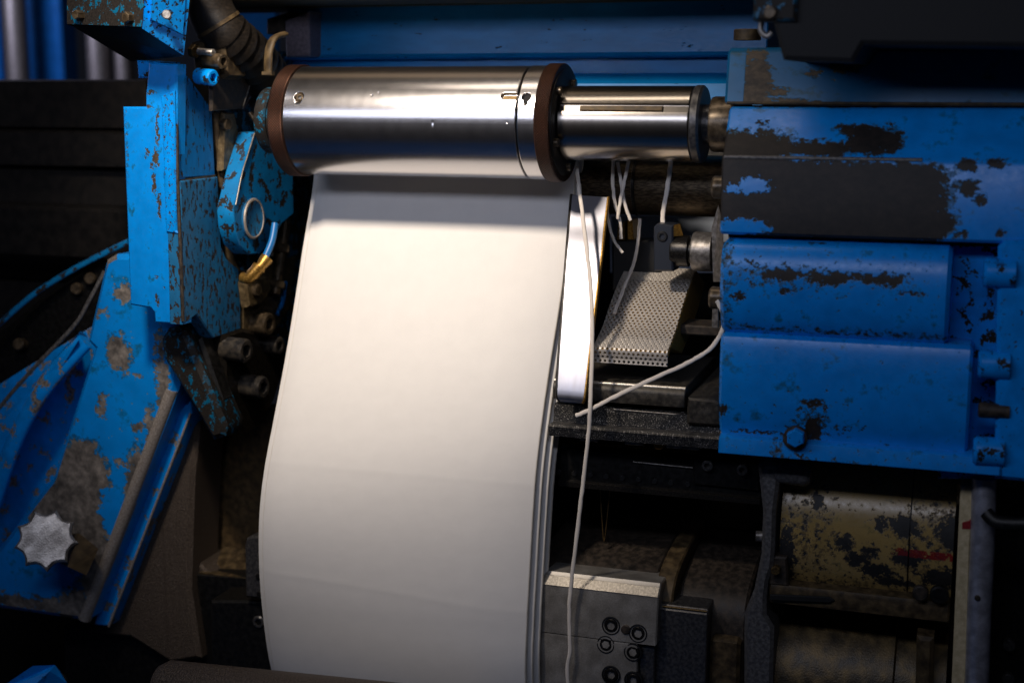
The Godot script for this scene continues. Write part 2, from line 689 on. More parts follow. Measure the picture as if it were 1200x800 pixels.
func materials() -> void:
	var blue := Color(0.0, 0.52, 0.86)
	M.blue_few = paint(1, 0.03, 0.755, Vector3(0.16, 0.2, 0.16), blue, Color(0.13, 0.11, 0.095))
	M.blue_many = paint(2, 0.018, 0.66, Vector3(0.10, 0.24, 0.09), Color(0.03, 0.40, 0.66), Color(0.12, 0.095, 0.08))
	M.blue_primer = paint(3, 0.014, 0.63, Vector3(0.24, 0.26, 0.24), blue, Color(0.44, 0.41, 0.38))
	M.blue_dirty = paint(4, 0.014, 0.63, Vector3(0.16, 0.16, 0.16), blue, Color(0.10, 0.085, 0.07))
	M.blue_clean = paint(5, 0.03, 0.78, Vector3(0.3, 0.3, 0.3), Color(0.07, 0.36, 0.62), Color(0.2, 0.2, 0.2), 0.3)
	M.iron = mottled(11, 0.02, Color(0.13, 0.11, 0.09), Color(0.26, 0.22, 0.18), Vector3(0.12, 0.12, 0.12), Vector2(0.42, 0.75), 0.2, 0.04)
	M.iron_specked = mottled(12, 0.025, Color(0.15, 0.14, 0.125), Color(0.28, 0.26, 0.23), Vector3(0.1, 0.1, 0.1), Vector2(0.35, 0.6), 0.35, 0.03, 0.16)
	M.iron_brown = mottled(13, 0.015, Color(0.20, 0.155, 0.09), Color(0.38, 0.31, 0.20), Vector3(0.14, 0.14, 0.14), Vector2(0.45, 0.75), 0.2, 0.04)
	M.iron_black = mottled(14, 0.02, Color(0.07, 0.068, 0.066), Color(0.13, 0.125, 0.12), Vector3(0.1, 0.1, 0.1), Vector2(0.32, 0.55), 0.5, 0.015)
	M.iron_cast = mottled(15, 0.06, Color(0.25, 0.21, 0.18), Color(0.41, 0.36, 0.31), Vector3(0.09, 0.09, 0.09), Vector2(0.35, 0.6), 0.4, 0.2)
	M.steel_worn = mottled(16, 0.02, Color(0.42, 0.40, 0.38), Color(0.60, 0.58, 0.56), Vector3(0.08, 0.08, 0.08), Vector2(0.28, 0.5), 0.7, 0.012)
	M.steel_dark = mottled(17, 0.02, Color(0.24, 0.235, 0.24), Color(0.38, 0.37, 0.36), Vector3(0.06, 0.06, 0.06), Vector2(0.25, 0.45), 0.6, 0.012)
	M.brass = mottled(18, 0.03, Color(0.45, 0.33, 0.14), Color(0.70, 0.54, 0.26), Vector3(0.05, 0.05, 0.05), Vector2(0.25, 0.45), 0.75, 0.012)
	M.pale_plate = mottled(20, 0.02, Color(0.36, 0.33, 0.37), Color(0.46, 0.43, 0.47), Vector3(0.06, 0.06, 0.06), Vector2(0.45, 0.65), 0.3, 0.03)
	M.roller = brushed(21, Color(0.78, 0.77, 0.775), 0.24, 0.0010, Vector2(9, 0.35), 0.012)
	M.shaft = brushed(22, Color(0.66, 0.63, 0.595), 0.22, 0.0010, Vector2(12, 0.35), 0.012)
	M.mirror = brushed(23, Color(0.58, 0.58, 0.61), 0.40, 0.0014, Vector2(10, 2), 0.05)
	M.knurl = knurl()
	M.cloth = cloth()
	M.cord = plain(Color(0.86, 0.82, 0.77), 0.85)
	M.dark_side = plain(Color(0.10, 0.095, 0.09), 0.5, 0.3)
	M.black = plain(Color(0.045, 0.045, 0.05), 0.5)
	M.cream = mottled(24, 0.02, Color(0.70, 0.63, 0.48), Color(0.80, 0.73, 0.58), Vector3(0.1, 0.1, 0.1), Vector2(0.5, 0.7), 0.0, 0.02)
	M.red = plain(Color(0.55, 0.06, 0.08), 0.6)
	M.pale = plain(Color(0.66, 0.70, 0.76), 0.6)
	M.hose_blue = plain(Color(0.05, 0.38, 0.62), 0.4)
	M.blue_beam_shaded = paint(6, 0.02, 0.80, Vector3(0.5, 0.16, 0.5), Color(0.02, 0.41, 0.64), Color(0.12, 0.11, 0.10), 0.34)  # dull dirty blue, with part of the beam's shade put into the colour
	M.blue_strip = paint(7, 0.03, 0.67, Vector3(0.08, 0.14, 0.08), blue, Color(0.16, 0.13, 0.1))
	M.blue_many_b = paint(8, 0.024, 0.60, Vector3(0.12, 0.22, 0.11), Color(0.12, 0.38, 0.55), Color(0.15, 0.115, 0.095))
	M.blue_box = paint(9, 0.02, 0.64, Vector3(0.09, 0.09, 0.09), blue, Color(0.1, 0.09, 0.08))
	M.blue_lug = paint(30, 0.02, 0.60, Vector3(0.22, 0.22, 0.22), Color(0.04, 0.42, 0.64), Color(0.12, 0.10, 0.085))
	M.blue_pocket = M.blue_primer  # pocket floor has the same chipped paint, no darker
	M.blue_bolt = M.blue_few
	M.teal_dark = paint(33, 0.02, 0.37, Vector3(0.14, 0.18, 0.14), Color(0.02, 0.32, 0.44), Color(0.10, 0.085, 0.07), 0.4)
	M.iron_patch = paint(34, 0.016, 0.44, Vector3(0.16, 0.18, 0.16), Color(0.04, 0.36, 0.50), Color(0.15, 0.115, 0.08), 0.4)
	M.iron_wet = mottled(35, 0.02, Color(0.08, 0.07, 0.06), Color(0.16, 0.14, 0.11), Vector3(0.08, 0.08, 0.08), Vector2(0.2, 0.45), 0.4, 0.03)
	M.iron_brown_dark = mottled(36, 0.015, Color(0.24, 0.185, 0.10), Color(0.38, 0.30, 0.18), Vector3(0.12, 0.12, 0.12), Vector2(0.6, 0.85), 0.1, 0.05)
	M.iron_rim = mottled(37, 0.02, Color(0.32, 0.31, 0.31), Color(0.46, 0.45, 0.44), Vector3(0.06, 0.06, 0.06), Vector2(0.4, 0.65), 0.5, 0.03)
	M.iron_lower = mottled(38, 0.014, Color(0.17, 0.14, 0.085), Color(0.42, 0.34, 0.20), Vector3(0.2, 0.2, 0.2), Vector2(0.3, 0.55), 0.4, 0.04)
	M.iron_dust = mottled(39, 0.03, Color(0.10, 0.10, 0.10), Color(0.16, 0.155, 0.15), Vector3(0.14, 0.14, 0.14), Vector2(0.4, 0.6), 0.3, 0.03, 0.30, Color(0.85, 0.82, 0.78))
	M.rubber = mottled(40, 0.03, Color(0.075, 0.06, 0.045), Color(0.14, 0.11, 0.08), Vector3(0.08, 0.08, 0.08), Vector2(0.4, 0.65), 0.0, 0.03)
	M.brass_dull = mottled(43, 0.03, Color(0.27, 0.21, 0.12), Color(0.46, 0.37, 0.22), Vector3(0.05, 0.05, 0.05), Vector2(0.35, 0.6), 0.7, 0.02)
	M.brass_pad = mottled(44, 0.04, Color(0.55, 0.42, 0.20), Color(0.76, 0.60, 0.32), Vector3(0.05, 0.05, 0.05), Vector2(0.3, 0.5), 0.3, 0.03)
	M.steel_black = mottled(45, 0.03, Color(0.12, 0.115, 0.11), Color(0.22, 0.21, 0.20), Vector3(0.05, 0.05, 0.05), Vector2(0.22, 0.4), 0.7, 0.01)
	M.screw_dark = M.steel_black
	M.flat_black = plain(Color(0.018, 0.018, 0.022), 0.8)  # plain black; in holes and slot it stands for the dark inside
	M.black_blue = plain(Color(0.12, 0.14, 0.18), 0.45)
	M.perforated = mottled(46, 0.04, Color(0.70, 0.67, 0.63), Color(0.86, 0.83, 0.79), Vector3(0.04, 0.04, 0.04), Vector2(0.3, 0.5), 0.35, 0.01)
	M.knob = mottled(47, 0.012, Color(0.46, 0.44, 0.42), Color(0.76, 0.74, 0.72), Vector3(0.16, 0.16, 0.16), Vector2(0.3, 0.45), 0.7, 0.05)
	M.edge_bare = mottled(48, 0.03, Color(0.54, 0.50, 0.46), Color(0.70, 0.66, 0.62), Vector3(0.06, 0.06, 0.06), Vector2(0.4, 0.6), 0.35, 0.03)
	M.segment = mottled(49, 0.012, Color(0.52, 0.50, 0.47), Color(0.64, 0.62, 0.59), Vector3(0.2, 0.2, 0.2), Vector2(0.32, 0.5), 0.5, 0.012)
	M.shaft_brown = mottled(50, 0.02, Color(0.20, 0.17, 0.13), Color(0.40, 0.35, 0.28), Vector3(0.12, 0.03, 0.03), Vector2(0.3, 0.5), 0.8, 0.02)
	M.belt_edge = mottled(51, 0.02, Color(0.82, 0.79, 0.73), Color(0.90, 0.87, 0.82), Vector3(0.05, 0.2, 0.05), Vector2(0.7, 0.85), 0.0, 0.0)
	M.shaft_sides = mottled(52, 0.01, Color(0.62, 0.59, 0.55), Color(0.74, 0.71, 0.68), Vector3(0.03, 0.3, 0.3), Vector2(0.20, 0.30), 1.0, 0.0006)
	M.mirror_soft = mottled(53, 0.01, Color(0.52, 0.52, 0.55), Color(0.66, 0.66, 0.70), Vector3(0.1, 0.1, 0.1), Vector2(0.28, 0.42), 0.45, 0.003)
	M.red_worn = mottled(54, 0.04, Color(0.42, 0.05, 0.06), Color(0.60, 0.10, 0.12), Vector3(0.03, 0.03, 0.03), Vector2(0.5, 0.7), 0.0, 0.02)
	M.knurl_ring = M.knurl
	M.knurl.uv1_scale = Vector3(38.0, 2.6, 1)
	# [u, v, half width, half height, squareness]
	M.blue_top = marked_paint(60, 512, 192, [[0.03, 0.70, 0.05, 0.5, 2.0], [0.10, 0.90, 0.16, 0.06, 4.0], [0.38, 0.95, 0.3, 0.03, 4.0], [0.2, 0.5, 0.02, 0.05, 2.0], [0.09, 0.72, 0.03, 0.06, 2.0], [0.88, 0.97, 0.2, 0.02, 4.0], [0.30, 0.42, 0.04, 0.08, 2.0]], Color(0.03, 0.38, 0.56), Color(0.36, 0.30, 0.22), 1.6, 0.40, Vector2(0.36, 0.085), Vector2(0.36, -0.125))
	M.blue_worn = marked_paint(61, 768, 384, [[0.20, 0.70, 0.42, 0.275, 8.0], [0.06, 0.34, 0.14, 0.14, 3.0], [0.25, 0.33, 0.12, 0.06, 2.5], [0.42, 0.26, 0.07, 0.11, 2.5], [0.36, 0.18, 0.05, 0.04, 2.0], [0.10, 0.14, 0.02, 0.02, 2.0], [0.66, 0.44, 0.03, 0.04, 2.0], [0.74, 0.42, 0.025, 0.03, 2.0], [0.67, 0.58, 0.03, 0.045, 2.0], [0.70, 0.66, 0.014, 0.03, 2.0], [0.58, 0.82, 0.06, 0.12, 2.0], [0.66, 0.88, 0.015, 0.02, 2.0], [0.76, 0.86, 0.012, 0.02, 2.0], [0.10, 0.60, 0.045, 0.06, 2.2, 0], [0.04, 0.62, 0.02, 0.03, 2.0, 0], [0.07, 0.88, 0.08, 0.06, 2.2, 0], [0.03, 0.95, 0.04, 0.05, 2.2, 0]], blue, Color(0.135, 0.11, 0.095), 1.3, 0.44, Vector2(0.375, 0.158), Vector2(0.375, -0.122))
	M.blue_round = marked_paint(62, 640, 320, [[0.28, 0.46, 0.10, 0.045, 2.0], [0.48, 0.48, 0.09, 0.05, 2.0], [0.60, 0.45, 0.09, 0.03, 2.0], [0.72, 0.47, 0.10, 0.05, 2.0], [0.84, 0.56, 0.05, 0.02, 2.0], [0.42, 0.14, 0.04, 0.02, 2.0], [0.14, 0.36, 0.02, 0.02, 2.0], [0.09, 0.66, 0.03, 0.03, 2.0], [0.30, 0.60, 0.03, 0.02, 2.0], [0.5, 0.97, 0.8, 0.05, 4.0, 0, 0], [0.03, 0.5, 0.04, 0.6, 3.0, 0, 0], [0.3, 0.48, 0.4, 0.14, 2.0, 0, 0]], blue, Color(0.14, 0.105, 0.07), 1.7, 0.385, Vector2(0.235, 0.125), Vector2(0.235, -0.112))
	M.blue_low = marked_paint(63, 640, 320, [[0.42, 0.80, 0.035, 0.13, 2.0], [0.41, 0.58, 0.05, 0.03, 2.0], [0.20, 0.88, 0.10, 0.012, 2.0], [0.06, 0.70, 0.02, 0.05, 2.0], [0.55, 0.78, 0.012, 0.015, 2.0], [0.62, 0.76, 0.012, 0.015, 2.0], [0.70, 0.92, 0.015, 0.015, 2.0], [0.5, 0.99, 0.8, 0.05, 4.0, 0, 0], [0.03, 0.5, 0.03, 0.6, 3.0, 0, 0], [0.42, 0.75, 0.12, 0.2, 2.0, 0, 0]], blue, Color(0.14, 0.105, 0.07), 1.7, 0.385, Vector2(0.27, 0.13), Vector2(0.27, -0.131))
	M.ochre = marked_paint(64, 512, 512, [[0.52, 0.60, 0.05, 0.03, 2.0], [0.37, 0.57, 0.05, 0.05, 2.0], [0.45, 0.66, 0.07, 0.04, 2.0], [0.56, 0.72, 0.10, 0.04, 2.0], [0.66, 0.78, 0.10, 0.03, 3.0], [0.72, 0.62, 0.08, 0.05, 2.0], [0.70, 0.45, 0.08, 0.06, 2.0], [0.57, 0.45, 0.03, 0.05, 2.0], [0.98, 0.45, 0.10, 0.10, 2.5], [0.93, 0.72, 0.12, 0.06, 2.5], [0.9, 0.5, 0.22, 0.4, 2.0, 0, 0], [0.03, 0.70, 0.06, 0.2, 2.0], [0.2, 0.35, 0.03, 0.05, 2.0], [0.14, 0.55, 0.26, 0.4, 2.0, 0, 0], [0.5, 0.85, 0.6, 0.12, 2.0, 0, 0], [0.8, 0.55, 0.2, 0.4, 2.0, 0, 0]], Color(0.60, 0.50, 0.30), Color(0.13, 0.125, 0.12), 1.7, 0.34, Vector2(0.19, 0.20), Vector2(0, 0.0), 0.3, [0.83, 0.585, 0.17, 0.022])
	M.guard_paint = marked_paint(65, 640, 1024, [[0.693, 0.771, 0.044, 0.039, 2], [0.525, 0.467, 0.112, 0.112, 3], [0.404, 0.422, 0.101, 0.075, 2.5], [0.745, 0.385, 0.052, 0.186, 3], [0.586, 0.323, 0.092, 0.113, 2.5], [0.749, 0.623, 0.029, 0.009, 2], [0.851, 0.716, 0.022, 0.106, 2.5], [0.801, 0.555, 0.019, 0.108, 3], [0.724, 0.406, 0.026, 0.111, 3], [0.618, 0.660, 0.016, 0.025, 2], [0.741, 0.894, 0.056, 0.017, 2], [0.618, 0.854, 0.038, 0.010, 2], [0.244, 0.213, 0.207, 0.016, 4], [0.481, 0.202, 0.081, 0.058, 2], [0.634, 0.686, 0.013, 0.005, 2], [0.758, 0.726, 0.016, 0.005, 2], [0.517, 0.623, 0.013, 0.005, 2], [0.672, 0.548, 0.013, 0.011, 2], [0.697, 0.535, 0.010, 0.009, 2], [0.552, 0.578, 0.020, 0.009, 2], [0.704, 0.395, 0.058, 0.033, 2, 0], [0.254, 0.300, 0.104, 0.039, 2, 0], [0.630, 0.436, 0.039, 0.055, 2, 0]], blue, Color(0.46, 0.43, 0.40), 0.95, 0.37, Vector2(0.41, 0.65), Vector2(0.885, 0.805))
	M.iron_bed = mottled(55, 0.015, Color(0.065, 0.055, 0.048), Color(0.125, 0.105, 0.09), Vector3(0.2, 0.2, 0.2), Vector2(0.55, 0.8), 0.1, 0.02)
	M.edge_highlight = mottled(56, 0.03, Color(0.66, 0.63, 0.58), Color(0.84, 0.81, 0.76), Vector3(0.06, 0.06, 0.06), Vector2(0.25, 0.4), 0.6, 0.01)  # pale steel; the lamp gleam on edges is put into this colour
	M.arm_brown = mottled(57, 0.015, Color(0.28, 0.23, 0.15), Color(0.46, 0.39, 0.27), Vector3(0.1, 0.1, 0.1), Vector2(0.35, 0.6), 0.2, 0.03)
	M.bracket_paint = marked_paint(66, 320, 1024, [[0.529, 0.646, 0.026, 0.057, 2], [0.483, 0.546, 0.040, 0.028, 2], [0.368, 0.566, 0.026, 0.009, 2], [0.338, 0.549, 0.026, 0.006, 2], [0.411, 0.518, 0.020, 0.009, 2], [-0.011, 0.473, 0.027, 0.087, 2, 0, 0], [0.041, 0.587, 0.040, 0.173, 2, 0, 0], [0.504, 0.389, 0.026, 0.046, 2], [0.439, 0.461, 0.026, 0.040, 2], [-0.015, 0.093, 0.041, 0.036, 2, 0, 0], [0.291, 0.002, 0.068, 0.012, 2], [0.411, 0.062, 0.020, 0.024, 2], [0.635, 0.112, 0.027, 0.006, 2], [0.414, 0.142, 0.020, 0.004, 2], [0.667, 0.142, 0.020, 0.004, 2], [0.527, 0.108, 0.020, 0.004, 2], [0.449, 0.763, 0.078, 0.006, 2], [0.294, 0.716, 0.184, 0.004, 3]], blue, Color(0.25, 0.20, 0.145), 1.25, 0.455, Vector2(0.09, 0.36), Vector2(0.53, 0.24))
	M.oily_blue = mottled(58, 0.015, Color(0.17, 0.165, 0.165), Color(0.34, 0.31, 0.27), Vector3(0.12, 0.12, 0.12), Vector2(0.2, 0.4), 0.45, 0.01)
	M.oily_bolt = mottled(59, 0.015, Color(0.22, 0.185, 0.14), Color(0.42, 0.36, 0.28), Vector3(0.12, 0.12, 0.12), Vector2(0.2, 0.4), 0.5, 0.01)

# -------------------------------------------------------------------- far side of the machine
func surroundings() -> void:
	for p in [[19, 0.030, "leftmost pale steel post, out of focus behind the machine"], [117, 0.030, "second pale steel post, right of the blue upright, out of focus"], [146, 0.024, "narrow grey steel post nearest the blue control box, out of focus"]]:
		var x: float = lerpf(-1.9497, -1.4506, p[0] / 200.0)
		var t := thing("steel_post", p[2], "post", Vector3(x, -1.0, -1.5), "posts of the rack far behind")
		part("post", lathe([Vector2(0, -1.0), Vector2(p[1], -1.0), Vector2(p[1], 1.2), Vector2(0, 1.2)], Transform3D(Basis(), Vector3(x, 0, -1.5)), 24), M.steel_worn, t)
		part("collar", lathe([Vector2(p[1], 0.02), Vector2(p[1] + 0.006, 0.025), Vector2(p[1] + 0.006, 0.05), Vector2(p[1], 0.055)], Transform3D(Basis(), Vector3(x, -0.2, -1.5)), 24), M.steel_dark, t)
	for p in [[-14, 10, "blue upright at the far left edge, out of focus"], [36, 84, "broad blue upright between the two pale posts, out of focus"]]:
		var x0: float = lerpf(-2.0435, -1.525, p[0] / 200.0)
		var x1: float = lerpf(-2.0435, -1.525, p[1] / 200.0)
		var t := thing("blue_upright", p[2], "upright", Vector3((x0 + x1) / 2, -1.0, -1.6), "uprights of the rack far behind")
		part("upright", slab([Vector2(x0, -1.0), Vector2(x1, -1.0), Vector2(x1, 1.2), Vector2(x0, 1.2)], -1.58, 0.07, 0.006), M.blue_clean, t)
	var t := thing("blue_cabinet", "plain blue panel seen through the gap beside the ribbed hose", "panel", Vector3(-0.891, 0.1079, -0.9))
	part("panel", slab([Vector2(-0.9625, 0.0921), Vector2(-0.956, 0.2536), Vector2(-0.8457, 0.251), Vector2(-0.851, 0.0915)], -0.9, 0.02), M.blue_clean, t)

	t = thing("blue_apron", "blue apron plate of the machine below and in front, mirrored in the steel roller", "apron", Vector3(-0.4, -0.98, 0.7))
	part("plate", box(Vector3(-0.45, -0.95, 0.75), Vector3(1.6, 0.04, 0.8), 0.004), M.blue_clean, t)

	# the long dark bed at the left, with ledges
	var bx0 := -1.4512
	var bx1 := -0.742
	t = thing("machine_bed", "dark oily cast iron bed with long ledges behind the bright blue bracket", "machine bed", Vector3((bx0 + bx1) / 2, -0.796, -0.32))
	part("top_rail", along([Vector2(-0.62, 0.052), Vector2(-0.285, 0.0519), Vector2(-0.28, 0.0493), Vector2(-0.28, -0.0205), Vector2(-0.30, -0.0251), Vector2(-0.62, -0.0251)], bx0, bx1), M.iron_bed, t)
	part("middle_rail", along([Vector2(-0.6, -0.0268), Vector2(-0.268, -0.0253), Vector2(-0.262, -0.0289), Vector2(-0.262, -0.0782), Vector2(-0.30, -0.0847), Vector2(-0.6, -0.0847)], bx0, bx1), M.iron_bed, t)
	part("lower_rail", along([Vector2(-0.6, -0.0853), Vector2(-0.29, -0.0866), Vector2(-0.275, -0.1371), Vector2(-0.235, -0.1397), Vector2(-0.23, -0.1444), Vector2(-0.24, -0.215), Vector2(-0.33, -0.2693), Vector2(-0.6, -0.2693)], bx0, bx1), M.iron_bed, t)
	part("footing", along([Vector2(-0.6, -0.2755), Vector2(-0.34, -0.2723), Vector2(-0.34, -1.1286), Vector2(-0.6, -1.1286)], bx0, bx1), M.iron_bed, t)

	# what closes the machine behind everything
	t = thing("back_frame", "dark iron back frame closing the machine behind the white belts", "machine frame", Vector3(0.0, -0.9, -0.42))
	part("plate", slab([Vector2(-0.46, -0.95), Vector2(0.75, -0.95), Vector2(0.75, -0.1523), Vector2(-0.46, -0.1523)], -0.40, 0.05, 0.004), M.iron_black, t)
	part("cross_rib", along([Vector2(-0.40, -0.50), Vector2(-0.34, -0.50), Vector2(-0.33, -0.51), Vector2(-0.33, -0.57), Vector2(-0.40, -0.60)], -0.46, 0.75, 0.003), M.iron, t)
	t = thing("backdrop_panel", "added pale grey panel standing in for the light background in the slit under the second shaft", "panel", Vector3(0.0666, -0.1748, -0.3))
	part("panel", slab([Vector2(-0.024, -0.1331), Vector2(0.1699, -0.1276), Vector2(0.1722, -0.2055), Vector2(-0.023, -0.2137)], -0.30, 0.01), M.pale, t)  # added sheet; the brightness of the background is in its pale colour


func cross_beam() -> void:
	var t := thing("cross_beam", "long dull blue cross beam above and behind the steel roller", "beam", Vector3(-0.05, 0.0, -0.24))
	var x0 := -0.4622
	var x1 := 0.2002
	part("top_strip", along([Vector2(-0.30, 0.28), Vector2(-0.185, 0.28), Vector2(-0.185, 0.147), Vector2(-0.30, 0.147)], -0.6327, x1 + 0.02), M.iron_brown, t)
	part("added_shade_plate", along([Vector2(-0.30, 0.148), Vector2(-0.03, 0.148), Vector2(-0.022, 0.154), Vector2(-0.022, 0.30), Vector2(-0.30, 0.30)], x0 - 0.10, x1 + 0.02, 0.003), M.iron_brown, t)  # added plate above the view, keeps the work lamp off the beam face
	part("face", along([Vector2(-0.30, 0.149), Vector2(-0.205, 0.1493), Vector2(-0.198, 0.0847), Vector2(-0.192, 0.0801), Vector2(-0.196, 0.078), Vector2(-0.30, 0.0759)], x0, x1), M.blue_beam_shaded, t)
	part("lower_ledge", along([Vector2(-0.30, 0.0767), Vector2(-0.215, 0.0768), Vector2(-0.215, 0.0585), Vector2(-0.18, 0.0451), Vector2(-0.175, 0.0101), Vector2(-0.30, 0.0041)], x0, x1), M.blue_beam_shaded, t)
	part("under_beam", along([Vector2(-0.30, 0.0042), Vector2(-0.20, 0.0042), Vector2(-0.19, -0.0538), Vector2(-0.30, -0.0653)], x0, x1), M.iron_black, t)
	t = thing("end_block", "pale scuffed steel end block at the left end of the blue beam", "block", Vector3(-0.4308, 0.0816, -0.17))
	part("block", slab([Vector2(-0.446, 0.1291), Vector2(-0.41, 0.1409), Vector2(-0.4091, 0.0814), Vector2(-0.445, 0.0805)], -0.165, 0.05, 0.002), M.pale_plate, t)
	part("foot", slab([Vector2(-0.4784, 0.1322), Vector2(-0.4444, 0.1408), Vector2(-0.4467, 0.1114), Vector2(-0.4791, 0.1118)], -0.175, 0.05, 0.002), M.iron, t)


# -------------------------------------------------------------------- roller
func roller() -> void:
	var ax := Vector3(1, 0, 0)
	var xf := pointing(Vector3.ZERO, ax)
	var t := thing("steel_roller", "polished steel roller with knurled copper brown rings carrying the white belts", "roller", Vector3(-0.17, 0, 0))
	var r := 0.0655
	# the barrel: a fine lattice with its holes, slot and dents pressed in
	var hollows := [[-0.3133, 0.031, 0.0062, 0.0062, 0.004], [-0.047, 0.0325, 0.0125, 0.0042, 0.004], [-0.2194, 0.0325, 0.0016, 0.0014, 0.0008], [-0.2117, 0.036, 0.0006, 0.002, 0.0005], [-0.1401, 0.0015, 0.0016, 0.0024, 0.0009], [-0.05, 0.002, 0.001, 0.001, 0.0008]]
	var xs := [-0.333, -0.3325]
	var x := -0.3315
	while x < -0.0405:
		xs.append(x)
		var step := 0.010
		for h in hollows:
			if absf(x - h[0]) < h[2] + 0.0105:
				step = minf(step, 0.0105 if absf(x - h[0]) > h[2] + 0.002 else 0.0004)
				if absf(x - h[0]) > h[2] + 0.002 and x < h[0]:
					step = minf(step, maxf(h[0] - h[2] - 0.0015 - x, 0.0004))
		x += step
	xs.append(-0.0405)
	var phis := []
	var p := -180.0
	while p < 180.0:
		phis.append(p)
		p += 0.3 if (p > 22 and p < 36) or (p > -3 and p < 5) else 3.0
	phis.append(180.0)
	var rows := []
	var uvs := []
	for q in phis:
		var a := deg_to_rad(q)
		var row := []
		var uv := []
		for xx in xs:
			var rr := r
			if xx < -0.3328 or xx > -0.041:
				rr -= 0.0012
			for h in hollows:
				var dx: float = maxf(absf(xx - h[0]) - maxf(h[2] - h[3], 0), 0) / minf(h[2], h[3])
				var dy: float = absf(a * r - h[1]) / h[3]
				if dx < 1.2 and dy < 1.2:
					rr -= h[4] * (1.0 - smoothstep(0.78, 1.05, sqrt(dx * dx + dy * dy)))
			row.append(Vector3(xx, rr * sin(a), rr * cos(a)))
			uv.append(Vector2(xx, a))
		rows.append(row)
		uvs.append(uv)
	var st := lattice(rows, uvs, Vector3(0, 0, 1))
	var barrel := part("barrel", st, M.roller, t)
	var h0: Array = hollows[0]
	var face := Vector3(h0[0], (r - 0.0018) * sin(0.031 / r), (r - 0.0018) * cos(0.031 / r))
	cap_screw("set_screw", face, Vector3(0, sin(0.031 / r), cos(0.031 / r)), 0.0048, 0.003, M.oily_bolt, barrel)
	part("groove", lathe([Vector2(r - 0.004, -0.0415), Vector2(r - 0.004, -0.0375)], xf, 64), M.black, t)
	# the collar with its round hole
	rows = []
	uvs = []
	var cx := [-0.0385, -0.038, -0.037]
	for k in 40:
		cx.append(-0.036 + k * 0.00042)
	cx.append_array([-0.0185, -0.0175])
	for q in phis:
		var a := deg_to_rad(q)
		var row := []
		var uv := []
		for xx in cx:
			var rr := r + 0.0004
			if xx < -0.0381:
				rr -= 0.004
			var d := Vector2((xx + 0.029) / 0.0052, (a * r - 0.031) / 0.0052).length()
			if d < 1.2:
				rr -= 0.012 * (1.0 - smoothstep(0.85, 1.03, d))
			row.append(Vector3(xx, rr * sin(a), rr * cos(a)))
			uv.append(Vector2(xx, a))
		rows.append(row)
		uvs.append(uv)
	var collar := part("collar", lattice(rows, uvs, Vector3(0, 0, 1)), M.roller, t)
	var hn := Vector3(0, sin(0.031 / r), cos(0.031 / r))
	part("hole", lathe([Vector2(0.0047, 0), Vector2(0, 0)], pointing(Vector3(-0.029, 0, 0) + hn * (r - 0.003), hn), 24), M.flat_black, collar)  # black disc painted in for the dark at the hole's bottom
	part("slot_floor", box(Vector3(-0.0495, 0, 0) + hn * (r - 0.0034), Vector3(0.016, 0.0062, 0.001), 0.0002, Vector3(-0.031 / r, 0, 0)), M.brass_dull, barrel)
	for side in [0, 1]:
		var x0: float = [-0.352, -0.018][side]
		var x1: float = [-0.333, -0.001][side]
		var ring := part("knurled_ring", lathe([Vector2(0.050, x0), Vector2(0.0672, x0), Vector2(0.0682, x0 + 0.0012), Vector2(0.0682, x1 - 0.0012), Vector2(0.0672, x1), Vector2(0.060, x1)], xf, 96), M.knurl_ring, t)
		if side == 1:
			part("end_plate", lathe([Vector2(0.061, x1 - 0.002), Vector2(0.0605, x1 + 0.0008), Vector2(0.058, x1 + 0.0016), Vector2(0.03, x1 + 0.0016)], xf, 64), M.dark_side, t)
			for k in [[46, 0.051], [-24, 0.051], [-95, 0.051], [118, 0.051], [170, 0.051]]:
				var a: float = deg_to_rad(k[0])
				disc_bolt("end_screw", Vector3(x1 + 0.007, k[1] * sin(a), k[1] * cos(a)), ax, 0.0048, 0.007, M.oily_bolt, t)
	# the shaft, with a keyway along its front
	var prof := []
	var rs := 0.0425
	for k in 97:
		var a := lerpf(-180.0, 180.0, k / 96.0)
		if a > 19 and a < 33:
			continue
		prof.append(Vector2(cos(deg_to_rad(a)), sin(deg_to_rad(a))) * rs)
		if a <= 19 and a + 3.75 > 19:
			for c in [[19.0, rs], [19.2, rs - 0.0035], [32.8, rs - 0.0035], [33.0, rs]]:
				prof.append(Vector2(cos(deg_to_rad(c[0])), sin(deg_to_rad(c[0]))) * c[1])
	prof.pop_back()
	var shaft := part("shaft", along(prof, 0.002, 0.152, 0.0008, null, 12.0), M.shaft, t)
	var ka := deg_to_rad(26)
	part("key", box(Vector3(0.075, (rs - 0.004) * sin(ka), (rs - 0.004) * cos(ka)), Vector3(0.095, 0.006, 0.0055), 0.0006, Vector3(-ka, 0, 0)), M.iron_brown, t)
	part("shaft_collar", lathe([Vector2(0.03, 0.153), Vector2(0.0426, 0.153), Vector2(0.0434, 0.154), Vector2(0.0434, 0.161), Vector2(0.041, 0.1635), Vector2(0.022, 0.1635), Vector2(0.022, 0.215)], xf, 64), M.steel_dark, t)
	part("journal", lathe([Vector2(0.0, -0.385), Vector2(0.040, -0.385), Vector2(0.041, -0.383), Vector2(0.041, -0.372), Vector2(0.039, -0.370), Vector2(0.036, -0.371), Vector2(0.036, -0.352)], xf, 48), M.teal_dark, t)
	part("bearing_bush", lathe([Vector2(0.022, 0.172), Vector2(0.030, 0.172), Vector2(0.031, 0.175), Vector2(0.031, 0.20)], xf, 48), M.oily_bolt, t)


